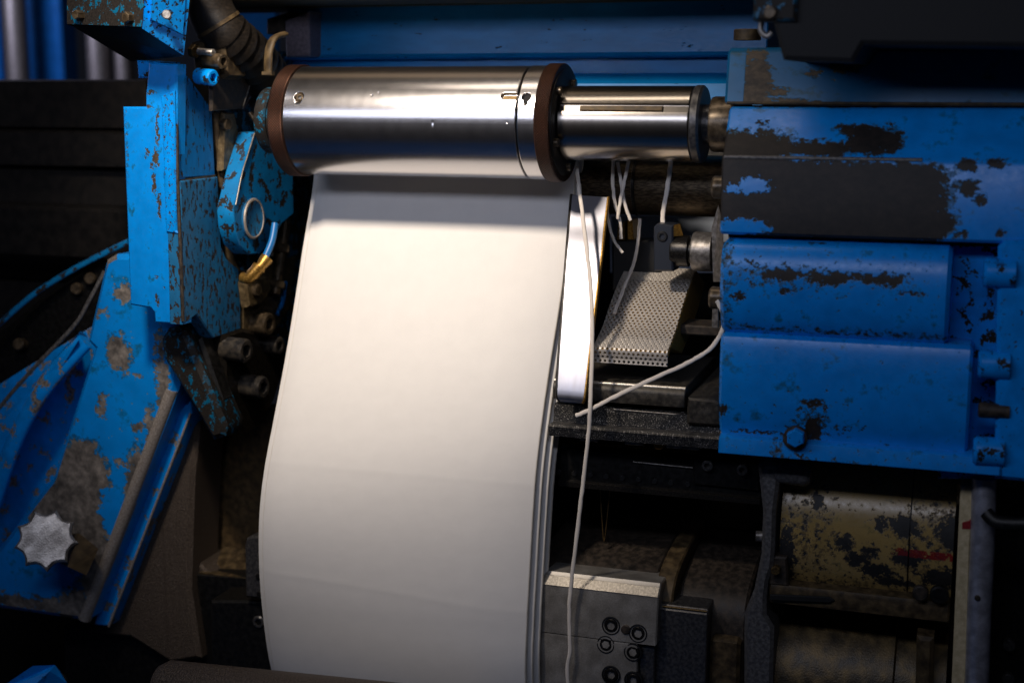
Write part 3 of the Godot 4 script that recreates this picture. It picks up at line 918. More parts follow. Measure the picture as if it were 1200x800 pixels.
# -------------------------------------------------------------------- white belts
func belt(called: String, label: String, back: float, left: float, right: float, thick: float) -> void:
	var l := [Vector2(-0.076, 0.03), Vector2(-0.064, -0.07), Vector2(-0.022, -0.17), Vector2(0.022, -0.274), Vector2(0.059, -0.353), Vector2(0.091, -0.42), Vector2(0.108, -0.475), Vector2(0.114, -0.535), Vector2(0.110, -0.60), Vector2(0.094, -0.68), Vector2(0.06, -0.77)]
	var r := [Vector2(-0.076, 0.03), Vector2(-0.064, -0.07), Vector2(-0.024, -0.158), Vector2(0.034, -0.255), Vector2(0.074, -0.33), Vector2(0.099, -0.39), Vector2(0.113, -0.45), Vector2(0.123, -0.51), Vector2(0.132, -0.57), Vector2(0.137, -0.64), Vector2(0.12, -0.76)]
	var ls := smooth2(l, 18)
	var rs := smooth2(r, 18)
	var t := thing(called, label, "belt", Vector3(-0.18, -0.77, 0.05), "white belts hanging from the roller")
	var n := 40
	var front := []
	var rear := []
	var uvs := []
	for i in ls.size():
		var la: Vector2 = ls[mini(i + 1, ls.size() - 1)] - ls[maxi(i - 1, 0)]
		var nn := Vector3(0, la.x, -la.y).normalized()     # out of the belt's face
		var fr := []
		var re := []
		var uv := []
		for j in n + 1:
			var u := float(j) / n
			var c: Vector2 = ls[i].lerp(rs[i], u)
			var curl := pow(maxf(u - 0.80, 0) / 0.20, 2.0) * 0.011 * smoothstep(-0.09, -0.25, c.y) + pow(maxf(0.06 - u, 0) / 0.06, 2.0) * 0.003
			var crease := 0.0
			for k in [[-0.137, 0.012, 0.0007], [-0.285, 0.008, 0.0003], [-0.41, -0.006, 0.0004], [-0.55, 0.01, 0.0004]]:
				crease += k[2] * exp(-pow((c.y - k[0] + k[1] * (u - 0.5)) / 0.0035, 2.0))
			var wave := crease * 0.6 + sin(u * 5.0 + c.y * 7.0) * 0.0009 + sin(u * 3.0 - c.y * 19.0) * 0.0007
			var p := Vector3(lerpf(-0.352 + left, -0.0066 + right, u), c.y, c.x) - nn * (back + curl - wave * smoothstep(-0.07, -0.2, c.y))
			fr.append(p)
			re.append(p - nn * thick)
			uv.append(Vector2(u * 0.345, i * 0.0056))
		front.append(fr)
		rear.append(re)
		uvs.append(uv)
	var st := lattice(front, uvs, Vector3(0, 0, 1))
	lattice(rear, uvs, Vector3(0, 0, -1), st)
	part("face", st, M.cloth, t)
	for side in [0, n]:
		var rows := []
		var euv := []
		for i in front.size():
			var row := []
			var eu := []
			for k in 7:      # the cut edge is a little rounded
				var a := PI * k / 6.0
				row.append(front[i][side].lerp(rear[i][side], 0.5 - 0.5 * cos(a)) + Vector3((1.0 if side else -1.0) * sin(a) * thick * 0.25, 0, 0))
				eu.append(Vector2(thick * k / 6.0, i * 0.0056))
			rows.append(row)
			euv.append(eu)
		part("cut_edge", lattice(rows, euv, Vector3(1 if side else -1, 0, 0)), M.belt_edge, t)


func smooth2(pts: Array, steps: int) -> Array:
	var out := []
	var n := pts.size()
	for i in n - 1:
		for k in steps:
			out.append(pts[i].cubic_interpolate(pts[i + 1], pts[maxi(i - 1, 0)], pts[mini(i + 2, n - 1)], float(k) / steps))
	out.append(pts[n - 1])
	return out


func sheets() -> void:
	belt("white_belt", "broad front white belt hanging from the polished roller, facing us", 0.0, 0.0, -0.001, 0.006)
	belt("white_belt", "second white belt, of which only a strip shows just right of the front one", 0.010, -0.011, 0.0045, 0.005)
	belt("white_belt", "third white belt, showing as the next narrow strip behind the second", 0.020, -0.004, 0.0095, 0.005)
	belt("white_belt", "rearmost white belt, its tan edge nearest the polished plate", 0.036, -0.002, 0.0105, 0.005)


# -------------------------------------------------------------------- left bracket
func left_bracket() -> void:
	var zf := 0.10
	var xs := -0.4578
	var t := thing("blue_bracket", "bright blue chipped iron bracket, stepped, left of the roller", "bracket", Vector3(xs - 0.03, -0.2477, 0.05))
	part("front_plate", slab([Vector2(-0.5297, 0.0175), Vector2(-0.4976, 0.0176), Vector2(-0.4968, 0.0328), Vector2(-0.4901, 0.0699), Vector2(-0.4517, 0.0678), Vector2(-0.4589, -0.0582), Vector2(-0.4583, -0.2455), Vector2(-0.4981, -0.2455), Vector2(-0.4986, -0.2327), Vector2(-0.5032, -0.2276), Vector2(-0.5323, -0.2248)], zf, 0.022, 0.002), M.bracket_paint, t)
	part("raised_strip", slab([Vector2(-0.4738, 0.0308), Vector2(-0.4549, 0.0369), Vector2(-0.4605, -0.1299), Vector2(-0.4572, -0.134), Vector2(-0.4749, -0.1325)], zf + 0.003, 0.006, 0.0015), M.blue_strip, t)
	part("top_lug", slab([Vector2(-0.5237, 0.0733), Vector2(-0.4918, 0.0711), Vector2(-0.4975, 0.051), Vector2(-0.5225, 0.052)], 0.075, 0.05, 0.002), M.blue_dirty, t)
	part("cheek_plate", slab_x([Vector2(0.0902, 0.0669), Vector2(0.0607, 0.051), Vector2(0.0131, 0.0145), Vector2(0.0109, -0.0696), Vector2(0.1006, -0.0673)], xs, 0.02, 0.0015), M.blue_many, t)
	part("ledge", block([Vector3(-0.4575, -0.0693, 0.1013), Vector3(-0.4575, -0.0675, 0.0091), Vector3(-0.4575, -0.0727, 0.0116), Vector3(-0.4575, -0.0746, 0.0979)], [Vector3(-0.5, -0.0744, 0.0328), Vector3(-0.5, -0.0725, -0.0636), Vector3(-0.5, -0.078, -0.061), Vector3(-0.5, -0.08, 0.0292)]), M.iron_brown, t)
	part("lower_cheek", slab_x([Vector2(0.0989, -0.0704), Vector2(0.0107, -0.0706), Vector2(0.0085, -0.1584), Vector2(-0.0032, -0.175), Vector2(-0.0199, -0.1858), Vector2(-0.0372, -0.1924), Vector2(-0.034, -0.2735), Vector2(0.0358, -0.2731), Vector2(0.0723, -0.2368), Vector2(0.1046, -0.2446)], xs + 0.0035, 0.02, 0.0015), M.blue_many_b, t)
	part("weld_bead", rope(smooth_path([Vector3(-0.4575, 0.0629, 0.091), Vector3(-0.4575, 0.0278, 0.0957), Vector3(-0.4575, -0.0176, 0.0973), Vector3(-0.4575, -0.0735, 0.0997), Vector3(-0.4555, -0.1505, 0.1031), Vector3(-0.455, -0.2403, 0.105)]), 0.0022, 1.0, 8), M.iron, t)


func slab_x(outline: Array, x: float, thick: float, bevel := 0.0015, st: SurfaceTool = null) -> SurfaceTool:
	return along(outline, x - thick, x, bevel, st)


func left_details() -> void:
	# control box above
	var t := thing("control_box", "dark blue box with screwed cover at the top left corner", "box", Vector3(-0.5193, 0.0775, 0.08))
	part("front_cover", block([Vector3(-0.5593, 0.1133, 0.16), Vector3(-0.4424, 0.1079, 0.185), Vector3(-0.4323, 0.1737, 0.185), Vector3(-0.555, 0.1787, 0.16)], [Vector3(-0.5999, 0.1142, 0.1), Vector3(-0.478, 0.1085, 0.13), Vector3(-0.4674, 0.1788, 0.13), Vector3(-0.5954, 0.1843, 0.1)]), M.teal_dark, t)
	part("side_cover", block([Vector3(-0.4431, 0.1061, 0.184), Vector3(-0.4298, 0.0772, 0.12), Vector3(-0.4128, 0.1781, 0.12), Vector3(-0.4329, 0.1738, 0.184)], [Vector3(-0.4748, 0.1083, 0.135), Vector3(-0.4646, 0.0812, 0.08), Vector3(-0.4494, 0.1821, 0.08), Vector3(-0.4642, 0.1783, 0.135)]), M.blue_box, t)
	part("side_plate", block([Vector3(-0.4341, 0.1165, 0.18), Vector3(-0.425, 0.1012, 0.128), Vector3(-0.4147, 0.1776, 0.128), Vector3(-0.4267, 0.1739, 0.18)], [Vector3(-0.4391, 0.1149, 0.174), Vector3(-0.4298, 0.0995, 0.122), Vector3(-0.4194, 0.1781, 0.122), Vector3(-0.4316, 0.1745, 0.174)]), M.blue_box, t)
	part("underside", block([Vector3(-0.5618, 0.1127, 0.15), Vector3(-0.4521, 0.1077, 0.17), Vector3(-0.4371, 0.0764, 0.11), Vector3(-0.5675, 0.0726, 0.02)], [Vector3(-0.5755, 0.1226, 0.13), Vector3(-0.4646, 0.1163, 0.15), Vector3(-0.4487, 0.0908, 0.09), Vector3(-0.5795, 0.0943, 0)]), M.iron_black, t)
	var out := Vector3(0.5, 0.05, 0.87).normalized()
	disc_bolt("cover_screw", Vector3(-0.4205, 0.1215, 0.168) + out * 0.003, out, 0.0052, 0.006, M.steel_worn, t)
	hex_head("cover_bolt", Vector3(-0.5368, 0.1229, 0.176), Vector3(-0.2, 0, 1), 0.0055, 0.012, M.oily_bolt, t)
	hex_head("cover_bolt", Vector3(-0.4607, 0.1183, 0.19), Vector3(-0.2, 0, 1), 0.0062, 0.012, M.oily_bolt, t)

	# ribbed hose
	t = thing("ribbed_hose", "dark brown ribbed hose coming down beside the blue control box", "hose", Vector3(-0.4239, 0.064, -0.02))
	var path := smooth_path([Vector3(-0.4588, 0.1768, 0.02), Vector3(-0.4568, 0.1364, 0.01), Vector3(-0.4446, 0.1077, 0), Vector3(-0.4358, 0.0875, -0.03), Vector3(-0.4353, 0.0668, -0.07), Vector3(-0.4372, 0.0484, -0.1)], 14)
	var radii := []
	for i in path.size():
		radii.append(0.029 if i < 26 else 0.0245 + 0.0075 * absf(sin(i * PI / 5.0)))
	part("sleeve", rope(path, 0.027, 1.0, 28, null, radii), M.rubber, t)
	part("clamp_band", rope([path[22], path[24]], 0.0305, 1.0, 28), M.iron_brown, t)

	# clamp with stud bolts
	t = thing("clamp_block", "oily clamp block with three short studs under the blue control box", "clamp", Vector3(-0.4498, 0.0532, 0.03))
	part("body", slab([Vector2(-0.4816, 0.095), Vector2(-0.4561, 0.101), Vector2(-0.4339, 0.0884), Vector2(-0.4305, 0.0553), Vector2(-0.4624, 0.0387), Vector2(-0.4782, 0.0638)], 0.02, 0.05, 0.004), M.iron_brown, t)
	var ax := Vector3(0.95, -0.08, 0.28).normalized()
	hex_head("nut", Vector3(-0.4575, 0.0839, 0.045), ax, 0.0085, 0.008, M.brass_dull, t)
	part("threaded_stud", lathe(thread(0.0045, 0.026), pointing(Vector3(-0.4533, 0.0838, 0.046), ax), 20), M.steel_worn, t)
	cap_screw("cap_screw", Vector3(-0.4174, 0.0713, 0.05), ax, 0.0095, 0.03, M.oily_bolt, t)
	cap_screw("cap_screw", Vector3(-0.4264, 0.052, 0.06), ax, 0.0100, 0.026, M.blue_dirty, t)

	# dark plates between the bracket and the roller
	t = thing("bearing_plate", "flat dark oily plate with a bright right edge, left of the roller", "plate", Vector3(-0.4315, 0.0216, -0.02))
	part("plate", slab_x([Vector2(0.0379, 0.0634), Vector2(-0.0671, 0.0646), Vector2(-0.0325, 0.0139), Vector2(0.0417, 0.0119)], -0.44, 0.006, 0.001), M.iron, t)
	part("worn_lit_edge", rope([Vector3(-0.4395, 0.0635, -0.0661), Vector3(-0.4395, 0.0139, -0.0316)], 0.0009, 1.0, 6), M.steel_worn, t)
	t = thing("side_casting", "dark oily inner side frame with remains of blue paint, left of the white belts", "machine frame", Vector3(-0.42, -0.6, -0.05))
	part("upper_web", slab_x([Vector2(-0.0022, 0.0111), Vector2(-0.0899, 0.0119), Vector2(-0.1856, 0.089), Vector2(-0.2959, 0.0914), Vector2(-0.2799, -0.2042), Vector2(-0.1582, -0.3599), Vector2(-0.0819, -0.3927), Vector2(0.0038, -0.374), Vector2(-0.0563, -0.2844), Vector2(-0.0601, -0.1931), Vector2(-0.0196, -0.166), Vector2(-0.0048, -0.0695)], -0.462, 0.012, 0.003), M.iron_patch, t)
	part("front_rib", rope(smooth_path([Vector3(-0.46, 0.009, 0.0014), Vector3(-0.46, -0.0696, -0.0078), Vector3(-0.46, -0.1749, -0.0198), Vector3(-0.46, -0.2087, -0.0578)]), 0.006, 1.0, 12), M.iron_brown, t)

	# pivot lug with its hub
	t = thing("pivot_lug", "blue rounded lug plate with a round pin head, right of the bright blue bracket", "lug", Vector3(-0.425, -0.1626, -0.0202))
	part("plate", slab_x([Vector2(-0.0344, -0.0162), Vector2(-0.1381, -0.0136), Vector2(-0.1363, -0.1284), Vector2(-0.1011, -0.1391), Vector2(-0.071, -0.1612), Vector2(-0.0377, -0.1722), Vector2(-0.0108, -0.1703), Vector2(0.0124, -0.1558), Vector2(0.0239, -0.1342), Vector2(0.0264, -0.1094), Vector2(-0.0004, -0.0631)], -0.425, 0.024, 0.0012), M.blue_lug, t)
	part("rim_highlight", rope(smooth_path([Vector3(-0.4245, -0.0172, -0.0334), Vector3(-0.4245, -0.0445, -0.0138), Vector3(-0.4245, -0.0683, 0.003), Vector3(-0.4245, -0.1045, 0.0206)]), 0.0011, 1.0, 6), M.steel_worn, t)  # the plate's edge highlight, laid on as a pale steel line
	var hub := Vector3(-0.4245, -0.1251, -0.0196)
	part("bare_ring", lathe([Vector2(0.0225, 0.003), Vector2(0.0235, 0.0045), Vector2(0.0255, 0.0042), Vector2(0.0264, 0.0025)], pointing(hub, Vector3(1, 0, 0)), 40), M.edge_bare, t)
	part("hub", lathe([Vector2(0.026, -0.006), Vector2(0.026, 0.002), Vector2(0.0245, 0.0035), Vector2(0.0225, 0.0035), Vector2(0.021, 0.0025), Vector2(0.0, 0.0025)], pointing(hub, Vector3(1, 0, 0)), 40), M.blue_many_b, t)
	t = thing("blue_hose", "thin blue air hose with a brass fitting beside the pivot lug", "hose", Vector3(-0.399, -0.1875, 0.02))
	part("tube", rope(smooth_path([Vector3(-0.3866, -0.1297, -0.01), Vector3(-0.3855, -0.1482, 0), Vector3(-0.3879, -0.1645, 0.01), Vector3(-0.3914, -0.1775, 0.02)]), 0.0045, 1.0, 14), M.hose_blue, t)
	part("brass_nut", rope([Vector3(-0.3855, -0.1703, 0.015), Vector3(-0.3876, -0.1743, 0.018), Vector3(-0.3904, -0.1794, 0.022), Vector3(-0.3931, -0.1836, 0.024)], 0.0085, 1.0, 14, null, [0.0085, 0.0082, 0.0066, 0.0088]), M.brass, t)
	part("brass_nut", rope([Vector3(-0.3912, -0.1801, 0.025), Vector3(-0.3958, -0.1864, 0.028), Vector3(-0.3997, -0.1917, 0.03)], 0.0085, 1.0, 6, null, [0.0088, 0.0084, 0.0088]), M.brass, t)
	part("elbow", rope(smooth_path([Vector3(-0.3971, -0.1884, 0.03), Vector3(-0.4035, -0.1948, 0.032), Vector3(-0.413, -0.1944, 0.03)]), 0.007, 1.0, 12), M.brass, t)

	# knuckle casting with four socket screws
	t = thing("knuckle_casting", "greasy black casting with four socket head screws left of the white belts", "casting", Vector3(-0.4173, -0.3559, 0.02))
	part("upper_arm", slab_x([Vector2(-0.045, -0.1978), Vector2(-0.2012, -0.1951), Vector2(-0.1761, -0.2672), Vector2(-0.1238, -0.2952), Vector2(-0.1035, -0.306), Vector2(-0.0476, -0.294), Vector2(-0.0398, -0.2744)], -0.455, 0.008, 0.003), M.arm_brown, t)
	part("lower_boss", slab_x([Vector2(0.0175, -0.2715), Vector2(-0.0311, -0.2704), Vector2(-0.1389, -0.3022), Vector2(-0.1573, -0.3345), Vector2(-0.1136, -0.3866), Vector2(-0.0729, -0.4136), Vector2(-0.0352, -0.4143), Vector2(0.004, -0.3913), Vector2(0.0193, -0.3584)], -0.450, 0.025, 0.005), M.iron_wet, t)
	part("blue_edge", rope(smooth_path([Vector3(-0.452, -0.2259, -0.1574), Vector3(-0.45, -0.2503, -0.1446), Vector3(-0.449, -0.2667, -0.1266)]), 0.0035, 1.0, 8), M.blue_dirty, t)
	var gx := Vector3(1, -0.02, 0.12)
	cap_screw("socket_screw", Vector3(-0.43, -0.2708, -0.0687), gx, 0.0155, 0.03, M.oily_bolt, t)
	cap_screw("socket_screw", Vector3(-0.43, -0.3044, -0.0957), gx, 0.0125, 0.03, M.oily_blue, t)
	cap_screw("socket_screw", Vector3(-0.422, -0.2923, 0.0095), gx, 0.0155, 0.034, M.oily_blue, t)
	cap_screw("socket_screw", Vector3(-0.418, -0.3472, -0.025), gx, 0.0150, 0.040, M.oily_blue, t)

	t = thing("greasy_linkage", "greasy tie rod with nuts and fork between the pivot lug and the socket screws", "linkage", Vector3(-0.45, -0.2214, -0.1239))
	part("tie_rod", rope(smooth_path([Vector3(-0.448, -0.0786, -0.1662), Vector3(-0.446, -0.1419, -0.151), Vector3(-0.444, -0.1869, -0.132), Vector3(-0.442, -0.2365, -0.1079)]), 0.0075, 1.0, 16), M.oily_bolt, t)
	hex_head("nut", Vector3(-0.444, -0.1778, -0.135) + Vector3(0, 0.006, 0), Vector3(-0.446, -0.1419, -0.151) - Vector3(-0.444, -0.1869, -0.132), 0.0135, 0.012, M.oily_bolt, t)
	hex_head("nut", Vector3(-0.443, -0.2204, -0.1181), Vector3(-0.446, -0.1419, -0.151) - Vector3(-0.444, -0.1869, -0.132), 0.0125, 0.010, M.oily_bolt, t)
	part("fork", slab_x([Vector2(-0.0219, -0.2077), Vector2(-0.082, -0.2063), Vector2(-0.095, -0.2265), Vector2(-0.0654, -0.2432), Vector2(-0.0286, -0.2423)], -0.438, 0.014, 0.003), M.arm_brown, t)
	disc_bolt("pin", Vector3(-0.432, -0.2217, -0.0451), Vector3(1, 0, 0.1), 0.0085, 0.01, M.oily_bolt, t)
	part("link_bar", slab_x([Vector2(-0.0023, 0.009), Vector2(-0.028, 0.0086), Vector2(-0.0391, -0.022), Vector2(-0.0143, -0.0644), Vector2(0.007, -0.0632)], -0.449, 0.01, 0.002), M.arm_brown, t)
	disc_bolt("pin", Vector3(-0.442, -0.0057, -0.0001), Vector3(1, 0, 0.1), 0.0075, 0.01, M.oily_bolt, t)
	part("grease_pipe", rope(smooth_path([Vector3(-0.44, 0.0082, -0.0498), Vector3(-0.43, -0.0115, -0.0574), Vector3(-0.435, -0.0574, -0.0963), Vector3(-0.44, -0.116, -0.1213), Vector3(-0.44, -0.1829, -0.0978)]), 0.0032, 1.0, 10), M.oily_bolt, t)

	# lever arm below the bracket
	t = thing("lever_arm", "dark slanting lever arm with dull teal paint under the blue bracket", "lever", Vector3(-0.4917, -0.3326, 0.05))
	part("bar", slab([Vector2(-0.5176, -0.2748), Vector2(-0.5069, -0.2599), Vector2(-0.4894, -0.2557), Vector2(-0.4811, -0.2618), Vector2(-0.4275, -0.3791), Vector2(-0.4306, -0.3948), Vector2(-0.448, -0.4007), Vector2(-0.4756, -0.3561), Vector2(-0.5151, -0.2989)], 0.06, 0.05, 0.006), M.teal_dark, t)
	part("rear_web", slab([Vector2(-0.4899, -0.2661), Vector2(-0.4679, -0.2714), Vector2(-0.4394, -0.3512), Vector2(-0.4502, -0.3742), Vector2(-0.4666, -0.3531)], 0.045, 0.03, 0.004), M.iron_black, t)
	# brass hook by the roller
	t = thing("hook_clip", "small worn brass coloured hook beside the roller's left ring", "hook", Vector3(-0.4119, 0.0558, -0.06))
	part("clip", rope(smooth_path([Vector3(-0.3815, 0.1062, -0.04), Vector3(-0.3855, 0.1004, -0.02), Vector3(-0.3878, 0.0846, -0.01), Vector3(-0.3899, 0.0575, -0.01)]), 0.0068, 0.55, 12), M.iron_brown, t)
	part("tip", box(Vector3(-0.3872, 0.0575, -0.005), Vector3(0.014, 0.005, 0.010), 0.001), M.iron_brown, t)


func thread(r: float, long: float) -> Array:
	var out := []
	var n := int(long / 0.0011)
	for k in n + 1:
		out.append(Vector2(r if k % 2 == 0 else r * 0.84, k * 0.0011))
	out.append(Vector2(0, n * 0.0011))
	return out


# -------------------------------------------------------------------- lower left guard
func lower_guard() -> void:
	var t := thing("guard_casting", "large slanting blue guard plate with bare patches at the lower left", "guard", Vector3(-0.6791, -0.6617, 0.06))
	part("face_plate", slab([Vector2(-0.6146, -0.1807), Vector2(-0.5999, -0.1724), Vector2(-0.5654, -0.1711), Vector2(-0.5005, -0.2589), Vector2(-0.5132, -0.3403), Vector2(-0.5246, -0.3672), Vector2(-0.67, -0.6789), Vector2(-0.6799, -0.6826), Vector2(-0.8727, -0.6811), Vector2(-0.8708, -0.6581), Vector2(-0.7162, -0.482), Vector2(-0.6399, -0.2983), Vector2(-0.6499, -0.2897)], 0.03, 0.10, 0.007), M.guard_paint, t)
	part("pocket_floor", slab([Vector2(-0.696, -0.2836), Vector2(-0.6464, -0.3288), Vector2(-0.7329, -0.6088), Vector2(-0.985, -0.7702), Vector2(-0.9884, -0.4523)], -0.055, 0.02, 0.002), M.blue_pocket, t)
	part("ridge", rope(smooth_path([Vector3(-0.6712, -0.2937, 0), Vector3(-0.7057, -0.3295, 0.008), Vector3(-0.7381, -0.3662, 0.012), Vector3(-0.7751, -0.4192, 0.012), Vector3(-0.8047, -0.4763, 0.012), Vector3(-0.8414, -0.5607, 0.01), Vector3(-0.888, -0.667, 0.01)], 8), 0.016, 0.55, 14), M.blue_primer, t)
	part("outer_slope", block([Vector3(-0.6676, -0.2901, 0.02), Vector3(-0.7029, -0.3233, 0.015), Vector3(-0.8628, -0.5378, 0.01), Vector3(-0.9038, -0.5041, 0.01)], [Vector3(-0.7037, -0.3006, -0.03), Vector3(-0.7363, -0.3337, -0.03), Vector3(-0.8964, -0.5523, -0.03), Vector3(-0.9384, -0.5178, -0.03)]), M.blue_primer, t)
	part("outer_rim", rope(smooth_path([Vector3(-0.6279, -0.198, 0.012), Vector3(-0.6512, -0.2371, 0.016), Vector3(-0.6774, -0.2728, 0.016), Vector3(-0.7437, -0.3327, 0.016), Vector3(-0.8036, -0.3916, 0.016), Vector3(-0.8662, -0.4621, 0.016)], 6), 0.0032, 0.6, 10), M.iron_rim, t)
	part("rounded_edge", rope([Vector3(-0.5263, -0.3463, 0.0215), Vector3(-0.6072, -0.5219, 0.0215), Vector3(-0.6816, -0.681, 0.0215)], 0.0098, 1.0, 14), M.edge_bare, t)
	t = thing("edge_strip", "narrow bright blue strip with a worn edge along the right of the guard plate", "strip", Vector3(-0.6546, -0.6968, 0))
	part("strip", slab([Vector2(-0.5535, -0.406), Vector2(-0.5314, -0.3787), Vector2(-0.518, -0.3684), Vector2(-0.5161, -0.3845), Vector2(-0.6624, -0.7009), Vector2(-0.6875, -0.7015)], -0.005, 0.04, 0.002), M.blue_primer, t)
	part("worn_lit_edge", rope([Vector3(-0.5171, -0.3845, -0.0045), Vector3(-0.662, -0.7007, -0.0045)], 0.0017, 1.0, 8), M.edge_bare, t)
	# star knob
	t = thing("star_knob", "worn bare metal star shaped knob on a square stem on the guard plate", "knob", Vector3(-0.6959, -0.6004, 0.05))
	var pts := PackedVector2Array()
	for k in 108:
		var a := TAU * k / 108.0
		pts.append(Vector2.from_angle(a) * (0.0415 - 0.0085 * pow(absf(cos(a * 4.5)), 0.75)))
	var st := begin()
	var kx := Transform3D(Basis.from_euler(Vector3(-0.42, 0.50, 0.2)), Vector3(-0.6821, -0.5452, 0.095))
	prism(st, pts, kx, 0.014, 0.003, 50)
	part("star", st, M.knob, t)
	part("stem", block([Vector3(-0.6552, -0.5821, 0.088), Vector3(-0.6398, -0.5982, 0.07), Vector3(-0.6296, -0.5652, 0.055), Vector3(-0.6468, -0.541, 0.07)], [Vector3(-0.7203, -0.5958, 0.035), Vector3(-0.6863, -0.6096, 0.03), Vector3(-0.6712, -0.5755, 0.025), Vector3(-0.7059, -0.5609, 0.025)]), M.iron_brown, t)
	# thin rim arc and its bolts
	t = thing("rim_hoop", "thin dark blue curved rim running up behind the guard plate", "rim", Vector3(-0.7965, -0.2581, -0.1))
	part("hoop", rope(smooth_path([Vector3(-0.9178, -0.3329, -0.06), Vector3(-0.8635, -0.2917, -0.07), Vector3(-0.8099, -0.2486, -0.08), Vector3(-0.7432, -0.2092, -0.09), Vector3(-0.6641, -0.1713, -0.1)], 8), 0.0050, 0.6, 10), M.blue_lug, t)
	part("rim_plate", slab([Vector2(-0.9832, -0.3568), Vector2(-0.8882, -0.3078), Vector2(-0.8258, -0.262), Vector2(-0.751, -0.2205), Vector2(-0.6367, -0.1715), Vector2(-0.6453, -0.336), Vector2(-0.8076, -0.4219), Vector2(-1.0082, -0.6506)], -0.11, 0.02, 0.003), M.iron_black, t)
	for b in [Vector3(-0.7552, -0.2414, -0.1), Vector3(-0.7315, -0.2257, -0.1), Vector3(-0.8521, -0.3255, -0.09)]:
		disc_bolt("rim_bolt", b, Vector3(0.2, 0.2, 1), 0.0085, 0.016, M.oily_bolt, t)


